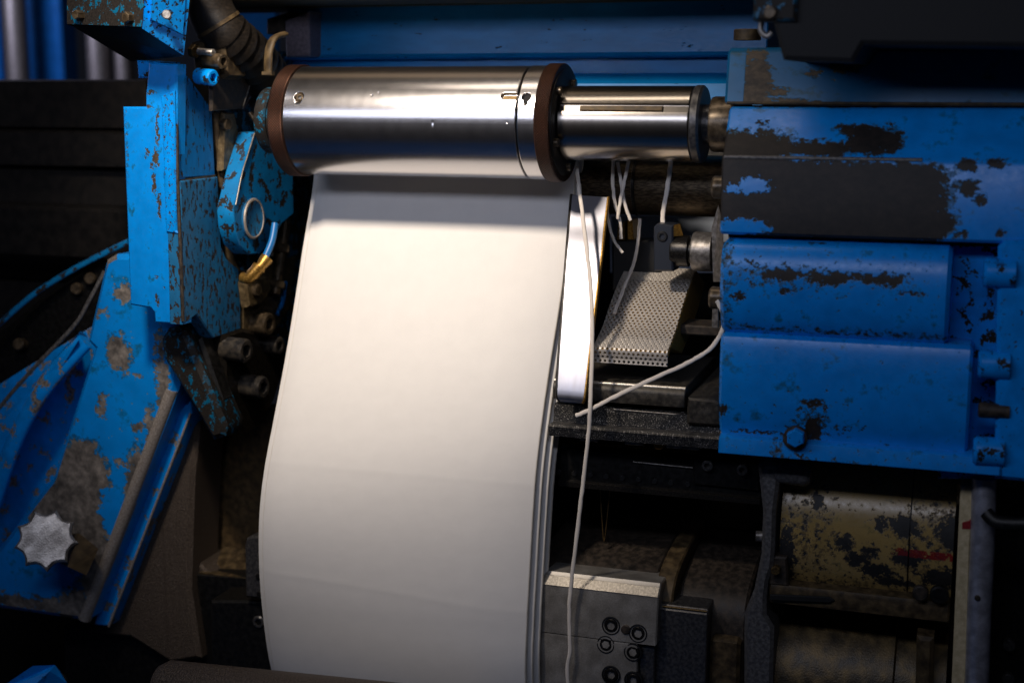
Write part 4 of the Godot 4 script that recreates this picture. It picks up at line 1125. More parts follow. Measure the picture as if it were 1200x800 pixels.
func lower_left() -> void:
	# textured casting right of the guard
	var t := thing("base_casting", "rough dark brown casting flank between the guard strip and the recess", "casting", Vector3(-0.6213, -0.7587, -0.05))
	part("flank", slab([Vector2(-0.5338, -0.3842), Vector2(-0.5219, -0.4093), Vector2(-0.533, -0.4815), Vector2(-0.5456, -0.6409), Vector2(-0.534, -0.7416), Vector2(-0.5809, -0.7555), Vector2(-0.6457, -0.7259), Vector2(-0.7191, -0.7251), Vector2(-0.6901, -0.715)], -0.03, 0.08, 0.006), M.iron_cast, t)
	part("foot_hook", slab([Vector2(-0.7001, -0.7138), Vector2(-0.6385, -0.7136), Vector2(-0.6113, -0.7227), Vector2(-0.5846, -0.7356), Vector2(-0.5683, -0.7649), Vector2(-0.5713, -0.8288), Vector2(-0.7785, -0.8596), Vector2(-0.7698, -0.7303)], -0.045, 0.05, 0.006), M.iron_black, t)
	t = thing("frame_window", "brown recessed casting with a bare round cornered ledge beside the white belts", "casting", Vector3(-0.512, -0.6349, -0.06))
	part("back_wall", slab([Vector2(-0.5921, -0.408), Vector2(-0.4431, -0.3971), Vector2(-0.452, -0.6739), Vector2(-0.6052, -0.6921)], -0.12, 0.03, 0.002), M.iron_brown_dark, t)
	part("ledge", along([Vector2(-0.12, -0.6079), Vector2(-0.075, -0.6259), Vector2(-0.055, -0.6229), Vector2(-0.05, -0.6234), Vector2(-0.06, -0.6475), Vector2(-0.12, -0.6475)], -0.5435, -0.4182, 0.001), M.iron_brown, t)
	part("corner_post", slab([Vector2(-0.5505, -0.4172), Vector2(-0.5343, -0.4136), Vector2(-0.543, -0.4891), Vector2(-0.5488, -0.5877), Vector2(-0.5469, -0.6061), Vector2(-0.5354, -0.621), Vector2(-0.5142, -0.6285), Vector2(-0.5149, -0.646), Vector2(-0.5612, -0.6514)], -0.055, 0.06, 0.003), M.iron_cast, t)
	part("lower_plate", slab([Vector2(-0.5489, -0.6258), Vector2(-0.4136, -0.6203), Vector2(-0.4063, -0.8049), Vector2(-0.5579, -0.8271)], -0.05, 0.05, 0.002), M.iron_black, t)
	t = thing("steel_stop", "upright dark steel stop plate with a rounded top left of the white belts", "plate", Vector3(-0.4038, -0.6083, 0.05))
	part("plate", slab([Vector2(-0.4195, -0.6137), Vector2(-0.4182, -0.5439), Vector2(-0.4153, -0.5333), Vector2(-0.4077, -0.529), Vector2(-0.3634, -0.5245), Vector2(-0.3662, -0.612)], 0.04, 0.02, 0.003), M.steel_dark, t)
	for b in [Vector3(-0.3974, -0.5825, 0.042), Vector3(-0.397, -0.6068, 0.042)]:
		disc_bolt("dowel", b, Vector3(0, 0, 1), 0.005, 0.004, M.iron_black, t)
	t = thing("segment_block", "dark drilled segment block below the upright stop plate", "block", Vector3(-0.4245, -0.7007, 0.03))
	part("block", slab([Vector2(-0.4778, -0.6288), Vector2(-0.3715, -0.6161), Vector2(-0.3626, -0.7279), Vector2(-0.4827, -0.7447)], 0.03, 0.06, 0.003), M.iron_black, t)
	cap_screw("recessed_screw", Vector3(-0.4064, -0.649, 0.032), Vector3(0, 0, 1), 0.0085, 0.006, M.steel_dark, t)
	# things at the bottom edge
	t = thing("foreground_roll", "dark worn roll lying along the bottom edge in front of the belts", "roll", Vector3(-0.3184, -0.6832, 0.2))
	var ax := (Vector3(-0.1491, -0.6649, 0.185) - Vector3(-0.4356, -0.6634, 0.215))
	var rr := 0.034
	part("roll", lathe([Vector2(0, 0), Vector2(rr * 0.8, 0), Vector2(rr, 0.012), Vector2(rr, ax.length() + 0.1), Vector2(0, ax.length() + 0.1)], pointing(Vector3(-0.4406, -0.6684, 0.215), ax), 48), M.iron_cast, t)
	t = thing("foot_lever", "bright blue lever end at the bottom left corner", "lever", Vector3(-0.6639, -0.7202, 0.15))
	part("lever", block([Vector3(-0.6972, -0.7179, 0.2), Vector3(-0.6558, -0.6875, 0.17), Vector3(-0.6372, -0.6919, 0.15), Vector3(-0.6379, -0.6961, 0.16), Vector3(-0.6726, -0.7351, 0.2)], [Vector3(-0.724, -0.7557, 0.17), Vector3(-0.6811, -0.7267, 0.14), Vector3(-0.6527, -0.7144, 0.12), Vector3(-0.628, -0.7193, 0.14), Vector3(-0.6722, -0.7716, 0.17)]), M.blue_few, t)
	part("hub", lathe([Vector2(0, 0.03), Vector2(0.012, 0.03), Vector2(0.014, 0.027), Vector2(0.014, 0)], pointing(Vector3(-0.6591, -0.732, 0.12), Vector3(0.5, 0.2, 0.8)), 24), M.iron, t)


# -------------------------------------------------------------------- right housing
func right_housing() -> void:
	var t := thing("blue_housing", "large blue housing with stepped covers and bare worn bands on the right", "housing", Vector3(0.36, -0.3815, 0.04))
	var x0 := 0.206
	var x1 := 0.575
	part("top_block", along([Vector2(-0.10, 0.0831), Vector2(0.036, 0.0829), Vector2(0.044, 0.0773), Vector2(0.056, 0.0257), Vector2(0.054, 0.0229), Vector2(-0.10, 0.0229)], 0.1946, x1, 0.003), M.blue_top, t)
	part("worn_block", along([Vector2(-0.06, 0.0203), Vector2(0.06, 0.0203), Vector2(0.066, 0.0177), Vector2(0.094, -0.0246), Vector2(0.100, -0.0297), Vector2(0.1035, -0.0358), Vector2(0.1035, -0.1095), Vector2(0.100, -0.1126), Vector2(-0.06, -0.1126)], x0 - 0.004, x1, 0.002), M.blue_worn, t)
	part("worn_lit_edge", rope([Vector3(0.1974, 0.0243, 0.0552), Vector3(0.50, 0.0243, 0.0552)], 0.0019, 1.0, 8), M.iron_brown, t)
	part("worn_lit_edge", rope([Vector3(x0 - 0.002, -0.0314, 0.1003), Vector3(0.405, -0.0314, 0.1003)], 0.0024, 1.0, 8), M.iron_rim, t)  # this grey line is the highlight along the ridge, put in as colour
	part("gap_strip", along([Vector2(-0.05, -0.1126), Vector2(0.086, -0.1126), Vector2(0.086, -0.1181), Vector2(-0.05, -0.1181)], x0 + 0.002, x1, 0.0005), M.iron_black, t)
	var by := [[0.085, 280], [0.100, 282], [0.109, 288], [0.115, 298], [0.1185, 312], [0.1195, 330], [0.118, 350], [0.114, 368], [0.107, 382], [0.100, 390]]
	var prof := [Vector2(-0.03, -0.118)]
	for p in by:
		prof.append(Vector2(p[0], lerpf(-0.117, -0.2175, (p[1] - 280.0) / 110.0)))
	prof.append(Vector2(-0.03, -0.2193))
	part("rounded_cover", along(prof, x0, 0.4395, 0.004), M.blue_round, t)
	prof = [Vector2(-0.03, -0.2193)]
	for p in [[0.101, 390], [0.109, 394], [0.1125, 404], [0.1135, 430], [0.1125, 465], [0.109, 492], [0.1035, 503], [0.1035, 509]]:
		prof.append(Vector2(p[0], lerpf(-0.2174, -0.3288, (p[1] - 390.0) / 119.0)))
	prof.append(Vector2(-0.03, -0.3288))
	part("lower_cover", along(prof, x0 + 0.001, 0.4647, 0.003), M.blue_low, t)
	part("bottom_flange", along([Vector2(-0.03, -0.3284), Vector2(0.1045, -0.3284), Vector2(0.114, -0.3312), Vector2(0.117, -0.3465), Vector2(0.117, -0.3474), Vector2(-0.03, -0.3474)], x0 + 0.003, 0.4986, 0.002), M.blue_round, t)
	hex_head("flange_bolt", Vector3(0.292, -0.3224, 0.13), Vector3(0, 0, 1), 0.0098, 0.014, M.blue_bolt, t)
	part("bolt_washer", lathe([Vector2(0.0128, -0.008), Vector2(0.0128, 0.0), Vector2(0.007, 0.001)], pointing(Vector3(0.2906, -0.3251, 0.119), Vector3(0, 0, 1)), 28), M.iron, t)
	part("recess_wall", slab([Vector2(0.4231, -0.1133), Vector2(0.5396, -0.1094), Vector2(0.5557, -0.3614), Vector2(0.4362, -0.3721)], 0.060, 0.03, 0.002), M.blue_dirty, t)
	part("end_flange", slab([Vector2(0.4823, -0.1155), Vector2(0.4883, -0.1085), Vector2(0.576, -0.1055), Vector2(0.5928, -0.3536), Vector2(0.4926, -0.352)], 0.115, 0.06, 0.004), M.blue_few, t)
	for b in [[302, 333, 0.0155], [409, 438, 0.0150], [511, 541, 0.0150]]:
		var y: float = lerpf(-0.126, -0.3374, ((b[0] + b[1]) / 2.0 - 300) / 240.0)
		disc_bolt("side_bolt", Vector3(0.47, y, 0.110), Vector3(-1, 0, 0.05), b[2], 0.03, M.blue_dirty, t)
	disc_bolt("side_bolt", Vector3(0.4728, -0.2818, 0.112), Vector3(-1, 0, 0.05), 0.008, 0.03, M.iron, t)
	for b in [Vector3(0.1903, -0.0664, 0.05), Vector3(0.1906, -0.1881, 0.05)]:
		disc_bolt("edge_bolt", Vector3(0.184, b.y, 0.055), Vector3(-1, 0, 0.0), 0.0125, 0.028, M.oily_bolt, t)
	part("round_nut", lathe([Vector2(0, 0.012), Vector2(0.014, 0.012), Vector2(0.015, 0.011), Vector2(0.015, 0)], Transform3D(Basis(), Vector3(0.2082, 0.0919, 0)), 24), M.iron_brown, t)

	t = thing("overhead_block", "black block hanging over the top right of the blue housing", "block", Vector3(0.3044, 0.066, 0.15))
	part("block", slab([Vector2(0.2647, 0.1141), Vector2(0.2791, 0.0667), Vector2(0.3439, 0.064), Vector2(0.3525, 0.0803), Vector2(0.5571, 0.0755), Vector2(0.5513, 0.1603), Vector2(0.263, 0.1687)], 0.22, 0.28, 0.004), M.flat_black, t)  # drawn forward and deep to shade the housing; its unlit dark is painted
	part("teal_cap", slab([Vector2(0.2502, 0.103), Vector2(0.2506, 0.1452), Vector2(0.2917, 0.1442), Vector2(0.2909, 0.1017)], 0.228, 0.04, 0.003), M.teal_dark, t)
	disc_bolt("cap_bolt", Vector3(0.2668, 0.1104, 0.233), Vector3(0, 0, 1), 0.0062, 0.006, M.oily_bolt, t)
	part("hook", rope(smooth_path([Vector3(0.2547, 0.1041, 0.2), Vector3(0.2542, 0.0945, 0.2), Vector3(0.26, 0.0896, 0.2), Vector3(0.2648, 0.0928, 0.2)]), 0.003, 1.0, 8), M.steel_worn, t)


# -------------------------------------------------------------------- between the belts and the housing
func middle_parts() -> void:
	var t := thing("polished_plate", "bright polished steel guide plate standing right of the white belts", "plate", Vector3(0.0345, -0.3174, 0.05))
	var edge_l := smooth_path([Vector3(-0.0003, -0.085, -0.028), Vector3(0.0027, -0.1176, -0.008), Vector3(0.0068, -0.1532, 0.016), Vector3(0.0124, -0.2276, 0.054), Vector3(0.018, -0.2956, 0.088), Vector3(0.0211, -0.3103, 0.088)], 6)
	var edge_r := smooth_path([Vector3(0.0437, -0.0869, -0.028), Vector3(0.0453, -0.1183, -0.008), Vector3(0.048, -0.1536, 0.016), Vector3(0.049, -0.2277, 0.054), Vector3(0.0502, -0.2964, 0.088), Vector3(0.0473, -0.3104, 0.088)], 6)
	var front := []
	var rear := []
	var uvs := []
	for k in edge_l.size():
		var row := []
		var back := []
		var uv := []
		for q in 5:
			var p: Vector3 = edge_l[k].lerp(edge_r[k], q / 4.0)
			row.append(p)
			back.append(p + Vector3(0, -0.0015, -0.004))
			uv.append(Vector2(q * 0.01, k * 0.008))
		front.append(row)
		rear.append(back)
		uvs.append(uv)
	var st := lattice(front, uvs, Vector3(0, 0.3, 1))
	lattice(rear, uvs, Vector3(0, -0.3, -1), st)
	part("plate", st, M.mirror, t)
	part("brass_edge", rope(edge_r.map(func(p): return p + Vector3(0.0006, 0, -0.002)), 0.0022, 1.0, 8), M.brass, t)
	part("dark_edge", rope(edge_l.map(func(p): return p + Vector3(-0.0006, 0, -0.002)), 0.0022, 1.0, 8), M.steel_black, t)
	t = thing("rear_shaft", "dark worn second shaft running behind under the roller's shaft", "shaft", Vector3(0.093, -0.0851, -0.12))
	var xf := pointing(Vector3(0, -0.0769, -0.11), Vector3(1, 0, 0))
	part("barrel", lathe([Vector2(0, -0.05), Vector2(0.036, -0.05), Vector2(0.037, -0.048), Vector2(0.037, 0.235), Vector2(0, 0.235)], xf, 56), M.shaft_brown, t)
	part("ring", lathe([Vector2(0.036, 0.06), Vector2(0.0385, 0.061), Vector2(0.0385, 0.064), Vector2(0.036, 0.065)], xf, 56), M.steel_black, t)
	t = thing("brass_guide", "small brass guide plates beside the crossing cords", "guide", Vector3(0.0529, -0.1444, -0.09))
	part("plate", slab([Vector2(0.0589, -0.1191), Vector2(0.0614, -0.1431), Vector2(0.0528, -0.1434), Vector2(0.0525, -0.1204)], -0.09, 0.03, 0.001), M.brass, t)
	part("plate", slab([Vector2(0.0418, -0.1238), Vector2(0.0504, -0.1204), Vector2(0.0507, -0.1435), Vector2(0.041, -0.1438)], -0.085, 0.03, 0.001), M.brass_dull, t)
	part("holder", slab([Vector2(0.0345, -0.144), Vector2(0.0955, -0.1419), Vector2(0.0966, -0.2037), Vector2(0.0353, -0.2065)], -0.088, 0.03, 0.002), M.black, t)

	t = thing("clamp_stop", "small black clamp block with a socket screw on the short axle", "clamp", Vector3(0.1146, -0.1664, -0.03))
	part("block", slab([Vector2(0.1017, -0.1196), Vector2(0.1057, -0.1155), Vector2(0.1249, -0.1169), Vector2(0.126, -0.1707), Vector2(0.1026, -0.1717)], -0.02, 0.035, 0.002), M.black_blue, t)
	cap_screw("socket_screw", Vector3(0.1125, -0.1301, -0.018), Vector3(0, 0, 1), 0.0062, 0.004, M.black, t)
	part("brass_corner", block([Vector3(0.1245, -0.1171, -0.022), Vector3(0.1308, -0.1157, -0.03), Vector3(0.1351, -0.1295, -0.03), Vector3(0.1247, -0.13, -0.022)], [Vector3(0.1185, -0.1199, -0.05), Vector3(0.1266, -0.1176, -0.05), Vector3(0.131, -0.1316, -0.05), Vector3(0.1187, -0.133, -0.05)]), M.brass, t)
	t = thing("short_axle", "short stepped steel axle between the black clamp and the blue housing", "axle", Vector3(0.1483, -0.1743, -0.04))
	var ya := -0.1479
	xf = pointing(Vector3(0, ya, -0.035), Vector3(1, 0, 0))
	part("dark_step", lathe([Vector2(0, 0.1213), Vector2(0.0175, 0.1213), Vector2(0.0185, 0.1233), Vector2(0.0185, 0.1416), Vector2(0.0145, 0.1426), Vector2(0.0145, 0.1476)], xf, 40), M.steel_black, t)
	part("bright_step", lathe([Vector2(0.0145, 0.1466), Vector2(0.022, 0.1466), Vector2(0.023, 0.1486), Vector2(0.023, 0.1697), Vector2(0.012, 0.1717), Vector2(0.012, 0.21)], xf, 40), M.steel_worn, t)
	part("curved_lug", block([Vector3(0.1807, -0.0902, 0), Vector3(0.1907, -0.1093, 0.02), Vector3(0.1924, -0.1747, 0.02), Vector3(0.1771, -0.178, 0), Vector3(0.1736, -0.1175, 0)], [Vector3(0.1716, -0.0943, -0.05), Vector3(0.1782, -0.116, -0.05), Vector3(0.18, -0.1843, -0.05), Vector3(0.1679, -0.1848, -0.05), Vector3(0.1643, -0.1225, -0.05)]), M.steel_worn, t)
	perforated()

	# bed plates below it
	t = thing("bed_plate", "flat worn steel bed plate with a bright rounded front edge under the perforated pad", "plate", Vector3(0.0854, -0.3197, 0.05))
	var xl := 0.004
	var xr := 0.1595
	part("plate", along([Vector2(-0.12, -0.2922 + 0.004), Vector2(0.045, -0.2922 + 0.0015), Vector2(0.053, -0.2932), Vector2(0.058, -0.2962), Vector2(0.060, -0.3011), Vector2(0.059, -0.314), Vector2(-0.12, -0.314)], xl, xr, 0.001), M.iron_specked, t)
	part("worn_lit_edge", rope([Vector3(xl, -0.2932 - 0.0008, 0.0525), Vector3(xr - 0.001, -0.2932 - 0.0008, 0.0525)], 0.0026, 1.0, 12), M.edge_highlight, t)  # pale rod carries the highlight of the rounded front edge
	t = thing("side_bed_plate", "speckled lower bed plate between the pad and the blue housing", "plate", Vector3(0.1846, -0.3313, 0.05))
	part("plate", slab([Vector2(0.1628, -0.317), Vector2(0.1634, -0.3013), Vector2(0.1942, -0.302), Vector2(0.1991, -0.3056), Vector2(0.2034, -0.3237), Vector2(0.2091, -0.3233), Vector2(0.2093, -0.3311), Vector2(0.1631, -0.3317)], 0.064, 0.20, 0.0025), M.iron_specked, t)
	part("back_step", box(Vector3(0.1853, -0.2384, -0.04), Vector3(0.13, 0.012, 0.05), 0.002), M.iron, t)
	part("thin_strip", slab([Vector2(0.1769, -0.2086), Vector2(0.1838, -0.2082), Vector2(0.1844, -0.231), Vector2(0.1765, -0.2314)], 0.0, 0.004, 0.0005), M.steel_worn, t)
	t = thing("speckled_rail", "dark rail covered with bright metal dust under the bed plates", "rail", Vector3(0.0961, -0.3633, 0.05))
	part("rail", along([Vector2(-0.10, -0.321), Vector2(0.050, -0.321), Vector2(0.055, -0.3228), Vector2(0.057, -0.3414), Vector2(0.076, -0.3406), Vector2(0.079, -0.3428), Vector2(0.074, -0.355), Vector2(-0.10, -0.355)], 0.004, 0.2077, 0.001), M.iron_dust, t)
	part("bright_line", rope([Vector3(0.0768, -0.3227, 0.0555), Vector3(0.1494, -0.3233, 0.0555)], 0.0009, 1.0, 6), M.steel_worn, t)


# A curved pad wrapped in sheet metal with real round holes, its turned-down front lip with two rows more.
func perforated() -> void:
	var t := thing("perforated_pad", "curved brass pad covered with perforated sheet metal, a cord lying on it", "pad", Vector3(0.0923, -0.2669, 0.02))
	var x1 := 0.137
	var x0 := 0.050
	var top := smooth2([Vector2(-0.1017, -0.1782), Vector2(-0.0646, -0.1922), Vector2(-0.0271, -0.2115), Vector2(0.0086, -0.2342), Vector2(0.0502, -0.2518)], 8)
	var f: Vector2 = top[top.size() - 1]
	var low := [f + Vector2(0.001, -0.002), f + Vector2(-0.002, -0.008), f + Vector2(-0.012, 0.001), Vector2(-0.0257, -0.2683), Vector2(-0.0737, -0.2517), Vector2(-0.1232, -0.2255), Vector2(-0.1587, -0.2025)]
	part("pad", along(top.map(func(p): return p + Vector2(-0.0012, -0.0008)) + low, x0, x1 + 0.0005, 0.0008), M.brass_pad, t)
	# the sheet: square cells with an eight-sided hole each, laid along the curve
	var path := top.duplicate()
	for q in [Vector2(0.002, -0.002), Vector2(0.0015, -0.006), Vector2(0.0, -0.012), Vector2(0.001, -0.018)]:
		path.append(f + q)
	var lens := [0.0]
	for i in path.size() - 1:
		lens.append(lens[i] + path[i].distance_to(path[i + 1]))
	var total: float = lens[lens.size() - 1]
	var at := func(s: float) -> Array:
		var i := 0
		while i < path.size() - 2 and lens[i + 1] < s:
			i += 1
		var k: float = (s - lens[i]) / (lens[i + 1] - lens[i])
		var d: Vector2 = (path[i + 1] - path[i]).normalized()
		var d0: Vector2 = (path[i] - path[maxi(i - 1, 0)]).normalized() if i else d
		var dd := d0.lerp(d, clampf(k + 0.5, 0, 1)).normalized()
		return [path[i].lerp(path[i + 1], k), Vector2(-dd.y, dd.x)]
	var st := begin()
	var pitch := 0.0056
	var rows := int(total / (pitch * 0.86))
	var hole := 0.00172
	var z2 := Vector2.ZERO
	var rise := 0.0012
	var put := func(x: float, s: float, deep: float) -> Array:
		var c: Array = at.call(clampf(s, 0, total))
		var nn: Vector2 = c[1]
		if nn.y < 0 and nn.x < 0:
			nn = -nn
		var v: Vector2 = c[0] + nn * (rise - deep)
		return [Vector3(clampf(x, x0, x1), v.y, v.x), Vector3(0, nn.y, nn.x)]
	for r in rows:
		var sc := (r + 0.5) * total / rows
		var hs := total / rows / 2.0
		var shift := pitch * 0.5 if r % 2 else 0.0
		var c := x0 - shift + pitch * 0.5
		while c < x1 + pitch * 0.5:
			for k in 8:
				var a := TAU * k / 8 + PI / 8
				var b := TAU * (k + 1) / 8 + PI / 8
				var e := []
				for q in [a, b]:
					var d := Vector2(cos(q), sin(q))
					var m := maxf(absf(d.x) / (pitch / 2), absf(d.y) / hs)
					e.append([put.call(c + d.x / m, sc + d.y / m, 0.0), put.call(c + d.x * hole, sc + d.y * hole, 0.0004), put.call(c + d.x * hole * 0.92, sc + d.y * hole * 0.92, 0.0022)])
				quad(st, [e[0][0][0], e[1][0][0], e[1][1][0], e[0][1][0]], [e[0][0][1], e[1][0][1], e[1][1][1], e[0][1][1]], [z2, z2, z2, z2])
				var inn := Vector3(-cos((a + b) / 2), 0.3, 0.1)
				quad(st, [e[0][1][0], e[1][1][0], e[1][2][0], e[0][2][0]], [inn, inn, inn, inn], [z2, z2, z2, z2])
				# corners of the square cell that lie outside the eight rays
				var ca: Vector3 = e[0][0][0]
				var cb: Vector3 = e[1][0][0]
				if absf(ca.x - cb.x) > 0.00001 and absf(ca.y - cb.y) > 0.00001:
					var d := Vector2(cos((a + b) / 2), sin((a + b) / 2))
					var corner: Array = put.call(c + signf(d.x) * pitch / 2, sc + signf(d.y) * hs, 0.0)
					tri(st, [ca, cb, corner[0]], [corner[1], corner[1], corner[1]], [z2, z2, z2])
			c += pitch
	part("perforated_sheet", st, M.perforated, t)


# -------------------------------------------------------------------- lower middle
func lower_middle() -> void:
	var t := thing("drilled_bar", "long dark bar with a row of drilled holes and two bolts below the speckled rail", "bar", Vector3(0.1105, -0.4365, 0.02))
	var xa := 0.004
	var xb := 0.244
	part("bar", along([Vector2(-0.05, -0.3791), Vector2(0.024, -0.3791), Vector2(0.028, -0.3821), Vector2(0.030, -0.4129), Vector2(0.030, -0.418), Vector2(-0.05, -0.418)], xa, xb, 0.001), M.iron_black, t)
	part("end_plate", slab([Vector2(0.1663, -0.3781), Vector2(0.2415, -0.3786), Vector2(0.2424, -0.4095), Vector2(0.167, -0.4084)], 0.036, 0.006, 0.001), M.iron_black, t)
	part("lower_lip", along([Vector2(-0.03, -0.4191), Vector2(0.034, -0.4179), Vector2(0.036, -0.4194), Vector2(0.036, -0.4255), Vector2(-0.03, -0.4284)], xa, xb, 0.001), M.steel_black, t)
	cap_screw("bolt", Vector3(0.1837, -0.3836, 0.044), Vector3(0, 0, 1), 0.0065, 0.008, M.steel_dark, t)
	cap_screw("bolt", Vector3(0.2237, -0.3851, 0.044), Vector3(0, 0, 1), 0.0065, 0.008, M.steel_dark, t)
	for k in 9:
		disc_bolt("hole_disc", Vector3(lerpf(0.0033, 0.1588, k / 8.0), lerpf(-0.4101, -0.4111, k / 8.0), 0.0315), Vector3(0, 0, 1), 0.0034, 0.004, M.flat_black, t)  # black discs stand in for the dark inside the drilled holes
	part("bright_line", rope([Vector3(0.0938, -0.3897, 0.0305), Vector3(0.1644, -0.3908, 0.0305)], 0.0008, 1.0, 6), M.steel_worn, t)
	t = thing("brass_strip", "dull brass strip with small clips in the gap below the speckled rail", "strip", Vector3(0.1049, -0.3871, 0))
	part("strip", along([Vector2(-0.04, -0.3762), Vector2(0.01, -0.3762), Vector2(0.012, -0.3829), Vector2(-0.04, -0.3834)], xa, 0.166, 0.0008), M.brass_dull, t)
	for c in [[640, 506], [693, 512], [746, 517], [793, 521], [810, 522]]:
		part("clip", box(Vector3(lerpf(-0.0557, 0.1517, (c[0] - 600.0) / 200.0), -0.3668, 0.03), Vector3(0.022, 0.004, 0.01), 0.001), M.steel_worn, t)
	disc_bolt("brass_button", Vector3(0.1282, -0.3606, 0.05), Vector3(0, 0.1, 1), 0.0068, 0.012, M.brass, t)
	for x in [[643, 665], [706, 717]]:
		var a: Vector3 = Vector3(0.0493, -0.4533, 0) if x[0] == 706 else Vector3(-0.0219, -0.4385, 0)
		part("wire", rope(smooth_path([a + Vector3(-0.004, 0.03, 0), a + Vector3(0.001, -0.02, 0.004), a + Vector3(0.004, -0.045, 0.004), a + Vector3(0.008, 0.0, 0.002), a + Vector3(0.010, 0.03, 0)]), 0.0008, 1.0, 6), M.brass_dull, t)
	# big dark cylinder below
	t = thing("lower_cylinder", "large dark worn cylinder in the shadow below the drilled bar", "cylinder", Vector3(0.1, -0.90, -0.03))
	var saddle := []
	for q in [[-0.13, -0.503], [-0.09, -0.500], [-0.05, -0.501], [-0.01, -0.505], [0.02, -0.510], [0.045, -0.519], [0.060, -0.532], [0.066, -0.550], [0.067, -0.90], [-0.13, -0.90]]:
		saddle.append(Vector2(q[0], q[1] - 0.004))
	part("face", along(saddle, -0.02, 0.128, 0.002), M.iron, t)
	part("end_band", along(saddle.map(func(q): return q + Vector2(0.004, 0.004)), 0.130, 0.152, 0.002), M.iron_brown, t)
	part("shoulder", along(saddle.map(func(q): return q - Vector2(0.012, 0.010)), 0.153, 0.235, 0.003), M.iron, t)
	t = thing("rear_beam", "dark blue black beam crossing the shadow beside the worn drum", "beam", Vector3(0.1161, -0.5619, -0.16))
	part("beam", along([Vector2(-0.30, -0.5147), Vector2(-0.15, -0.5147), Vector2(-0.145, -0.5193), Vector2(-0.145, -0.605), Vector2(-0.30, -0.605)], -0.1, 0.30, 0.002), M.iron_black, t)
	# steel segments with recessed screws
	t = thing("steel_segment", "broad worn steel segment with bright chamfer and recessed screws right of the belts", "segment", Vector3(0.0641, -0.6515, 0.07))
	var sx0 := 0.001
	var sx1 := 0.1404
	part("segment", along([Vector2(0.03, -0.5165 - 0.004), Vector2(0.0775, -0.5165 - 0.0005), Vector2(0.080, -0.5202), Vector2(0.090, -0.5289), Vector2(0.0905, -0.533), Vector2(0.097, -0.585), Vector2(-0.02, -0.585)], sx0, sx1, 0.0015), M.segment, t)
	part("lit_chamfer", block([Vector3(sx0 + 0.001, -0.5207, 0.0815), Vector3(sx1 - 0.0012, -0.5207, 0.0815), Vector3(sx1 - 0.0012, -0.5289, 0.0912), Vector3(sx0 + 0.001, -0.5289, 0.0912)], [Vector3(sx0 + 0.001, -0.5207, 0.076), Vector3(sx1 - 0.0012, -0.5207, 0.076), Vector3(sx1 - 0.0012, -0.5289, 0.085), Vector3(sx0 + 0.001, -0.5289, 0.085)]), M.edge_highlight, t)  # bright strip holds the lamp reflection of the chamfer in its colour
	part("lower_segment", along([Vector2(-0.02, -0.5861), Vector2(0.0965, -0.5863), Vector2(0.0975, -0.589), Vector2(0.099, -0.7012), Vector2(-0.02, -0.7012)], sx0, 0.1187, 0.0012), M.segment, t)
	part("wedge", along([Vector2(-0.02, -0.5878), Vector2(0.091, -0.5891), Vector2(0.093, -0.7042), Vector2(-0.02, -0.7042)], 0.1197, sx1 - 0.003, 0.0012), M.steel_dark, t)
	for b in [[716, 735, 0.0098], [749, 740, 0.0098], [715, 757, 0.0095], [748, 762, 0.0095], [729, 791, 0.0100], [756, 794, 0.0098]]:
		var z: float = lerpf(0.094, 0.0985, (b[1] - 735.0) / 60.0)
		var at := Vector3(lerpf(0.0703, 0.1305, (b[0] - 700.0) / 60.0) - 0.0002 * (b[1] - 735.0), lerpf(-0.5681, -0.6303, (b[1] - 735.0) / 60.0), z + 0.0018)
		var dir := Vector3(0, 0.08, 1)
		part("counterbore", lathe([Vector2(b[2] * 1.14, -0.004), Vector2(b[2] * 1.1, 0.0), Vector2(b[2] * 0.96, 0.0002), Vector2(b[2] * 0.9, -0.003)], pointing(at, dir), 32), M.black, t)
		cap_screw("recessed_screw", at + Vector3(0, 0, 0.0002), dir, b[2] * 0.86, 0.005, M.screw_dark, t)
	disc_bolt("dowel", Vector3(0.104, -0.5702, 0.0975), Vector3(0, 0.08, 1), 0.0055, 0.005, M.iron, t)
	t = thing("stepped_block", "smaller dark steel block stepped back right of the drilled steel segment", "block", Vector3(0.1621, -0.6462, 0.05))
	part("block", along([Vector2(0.0, -0.5402), Vector2(0.070, -0.5421), Vector2(0.075, -0.5422), Vector2(0.080, -0.5474), Vector2(0.083, -0.6936), Vector2(0.0, -0.6955)], 0.132, 0.1952, 0.0012), M.steel_dark, t)
	part("worn_lit_edge", rope([Vector3(0.1425, -0.5439, 0.0785), Vector3(0.1936, -0.5439, 0.0785)], 0.0013, 1.0, 8), M.brass_dull, t)
	part("side_pad", along([Vector2(0.0, -0.5785), Vector2(0.064, -0.5785), Vector2(0.069, -0.582), Vector2(0.069, -0.694), Vector2(0.0, -0.6983)], 0.1963, 0.2313, 0.004), M.iron_brown, t)


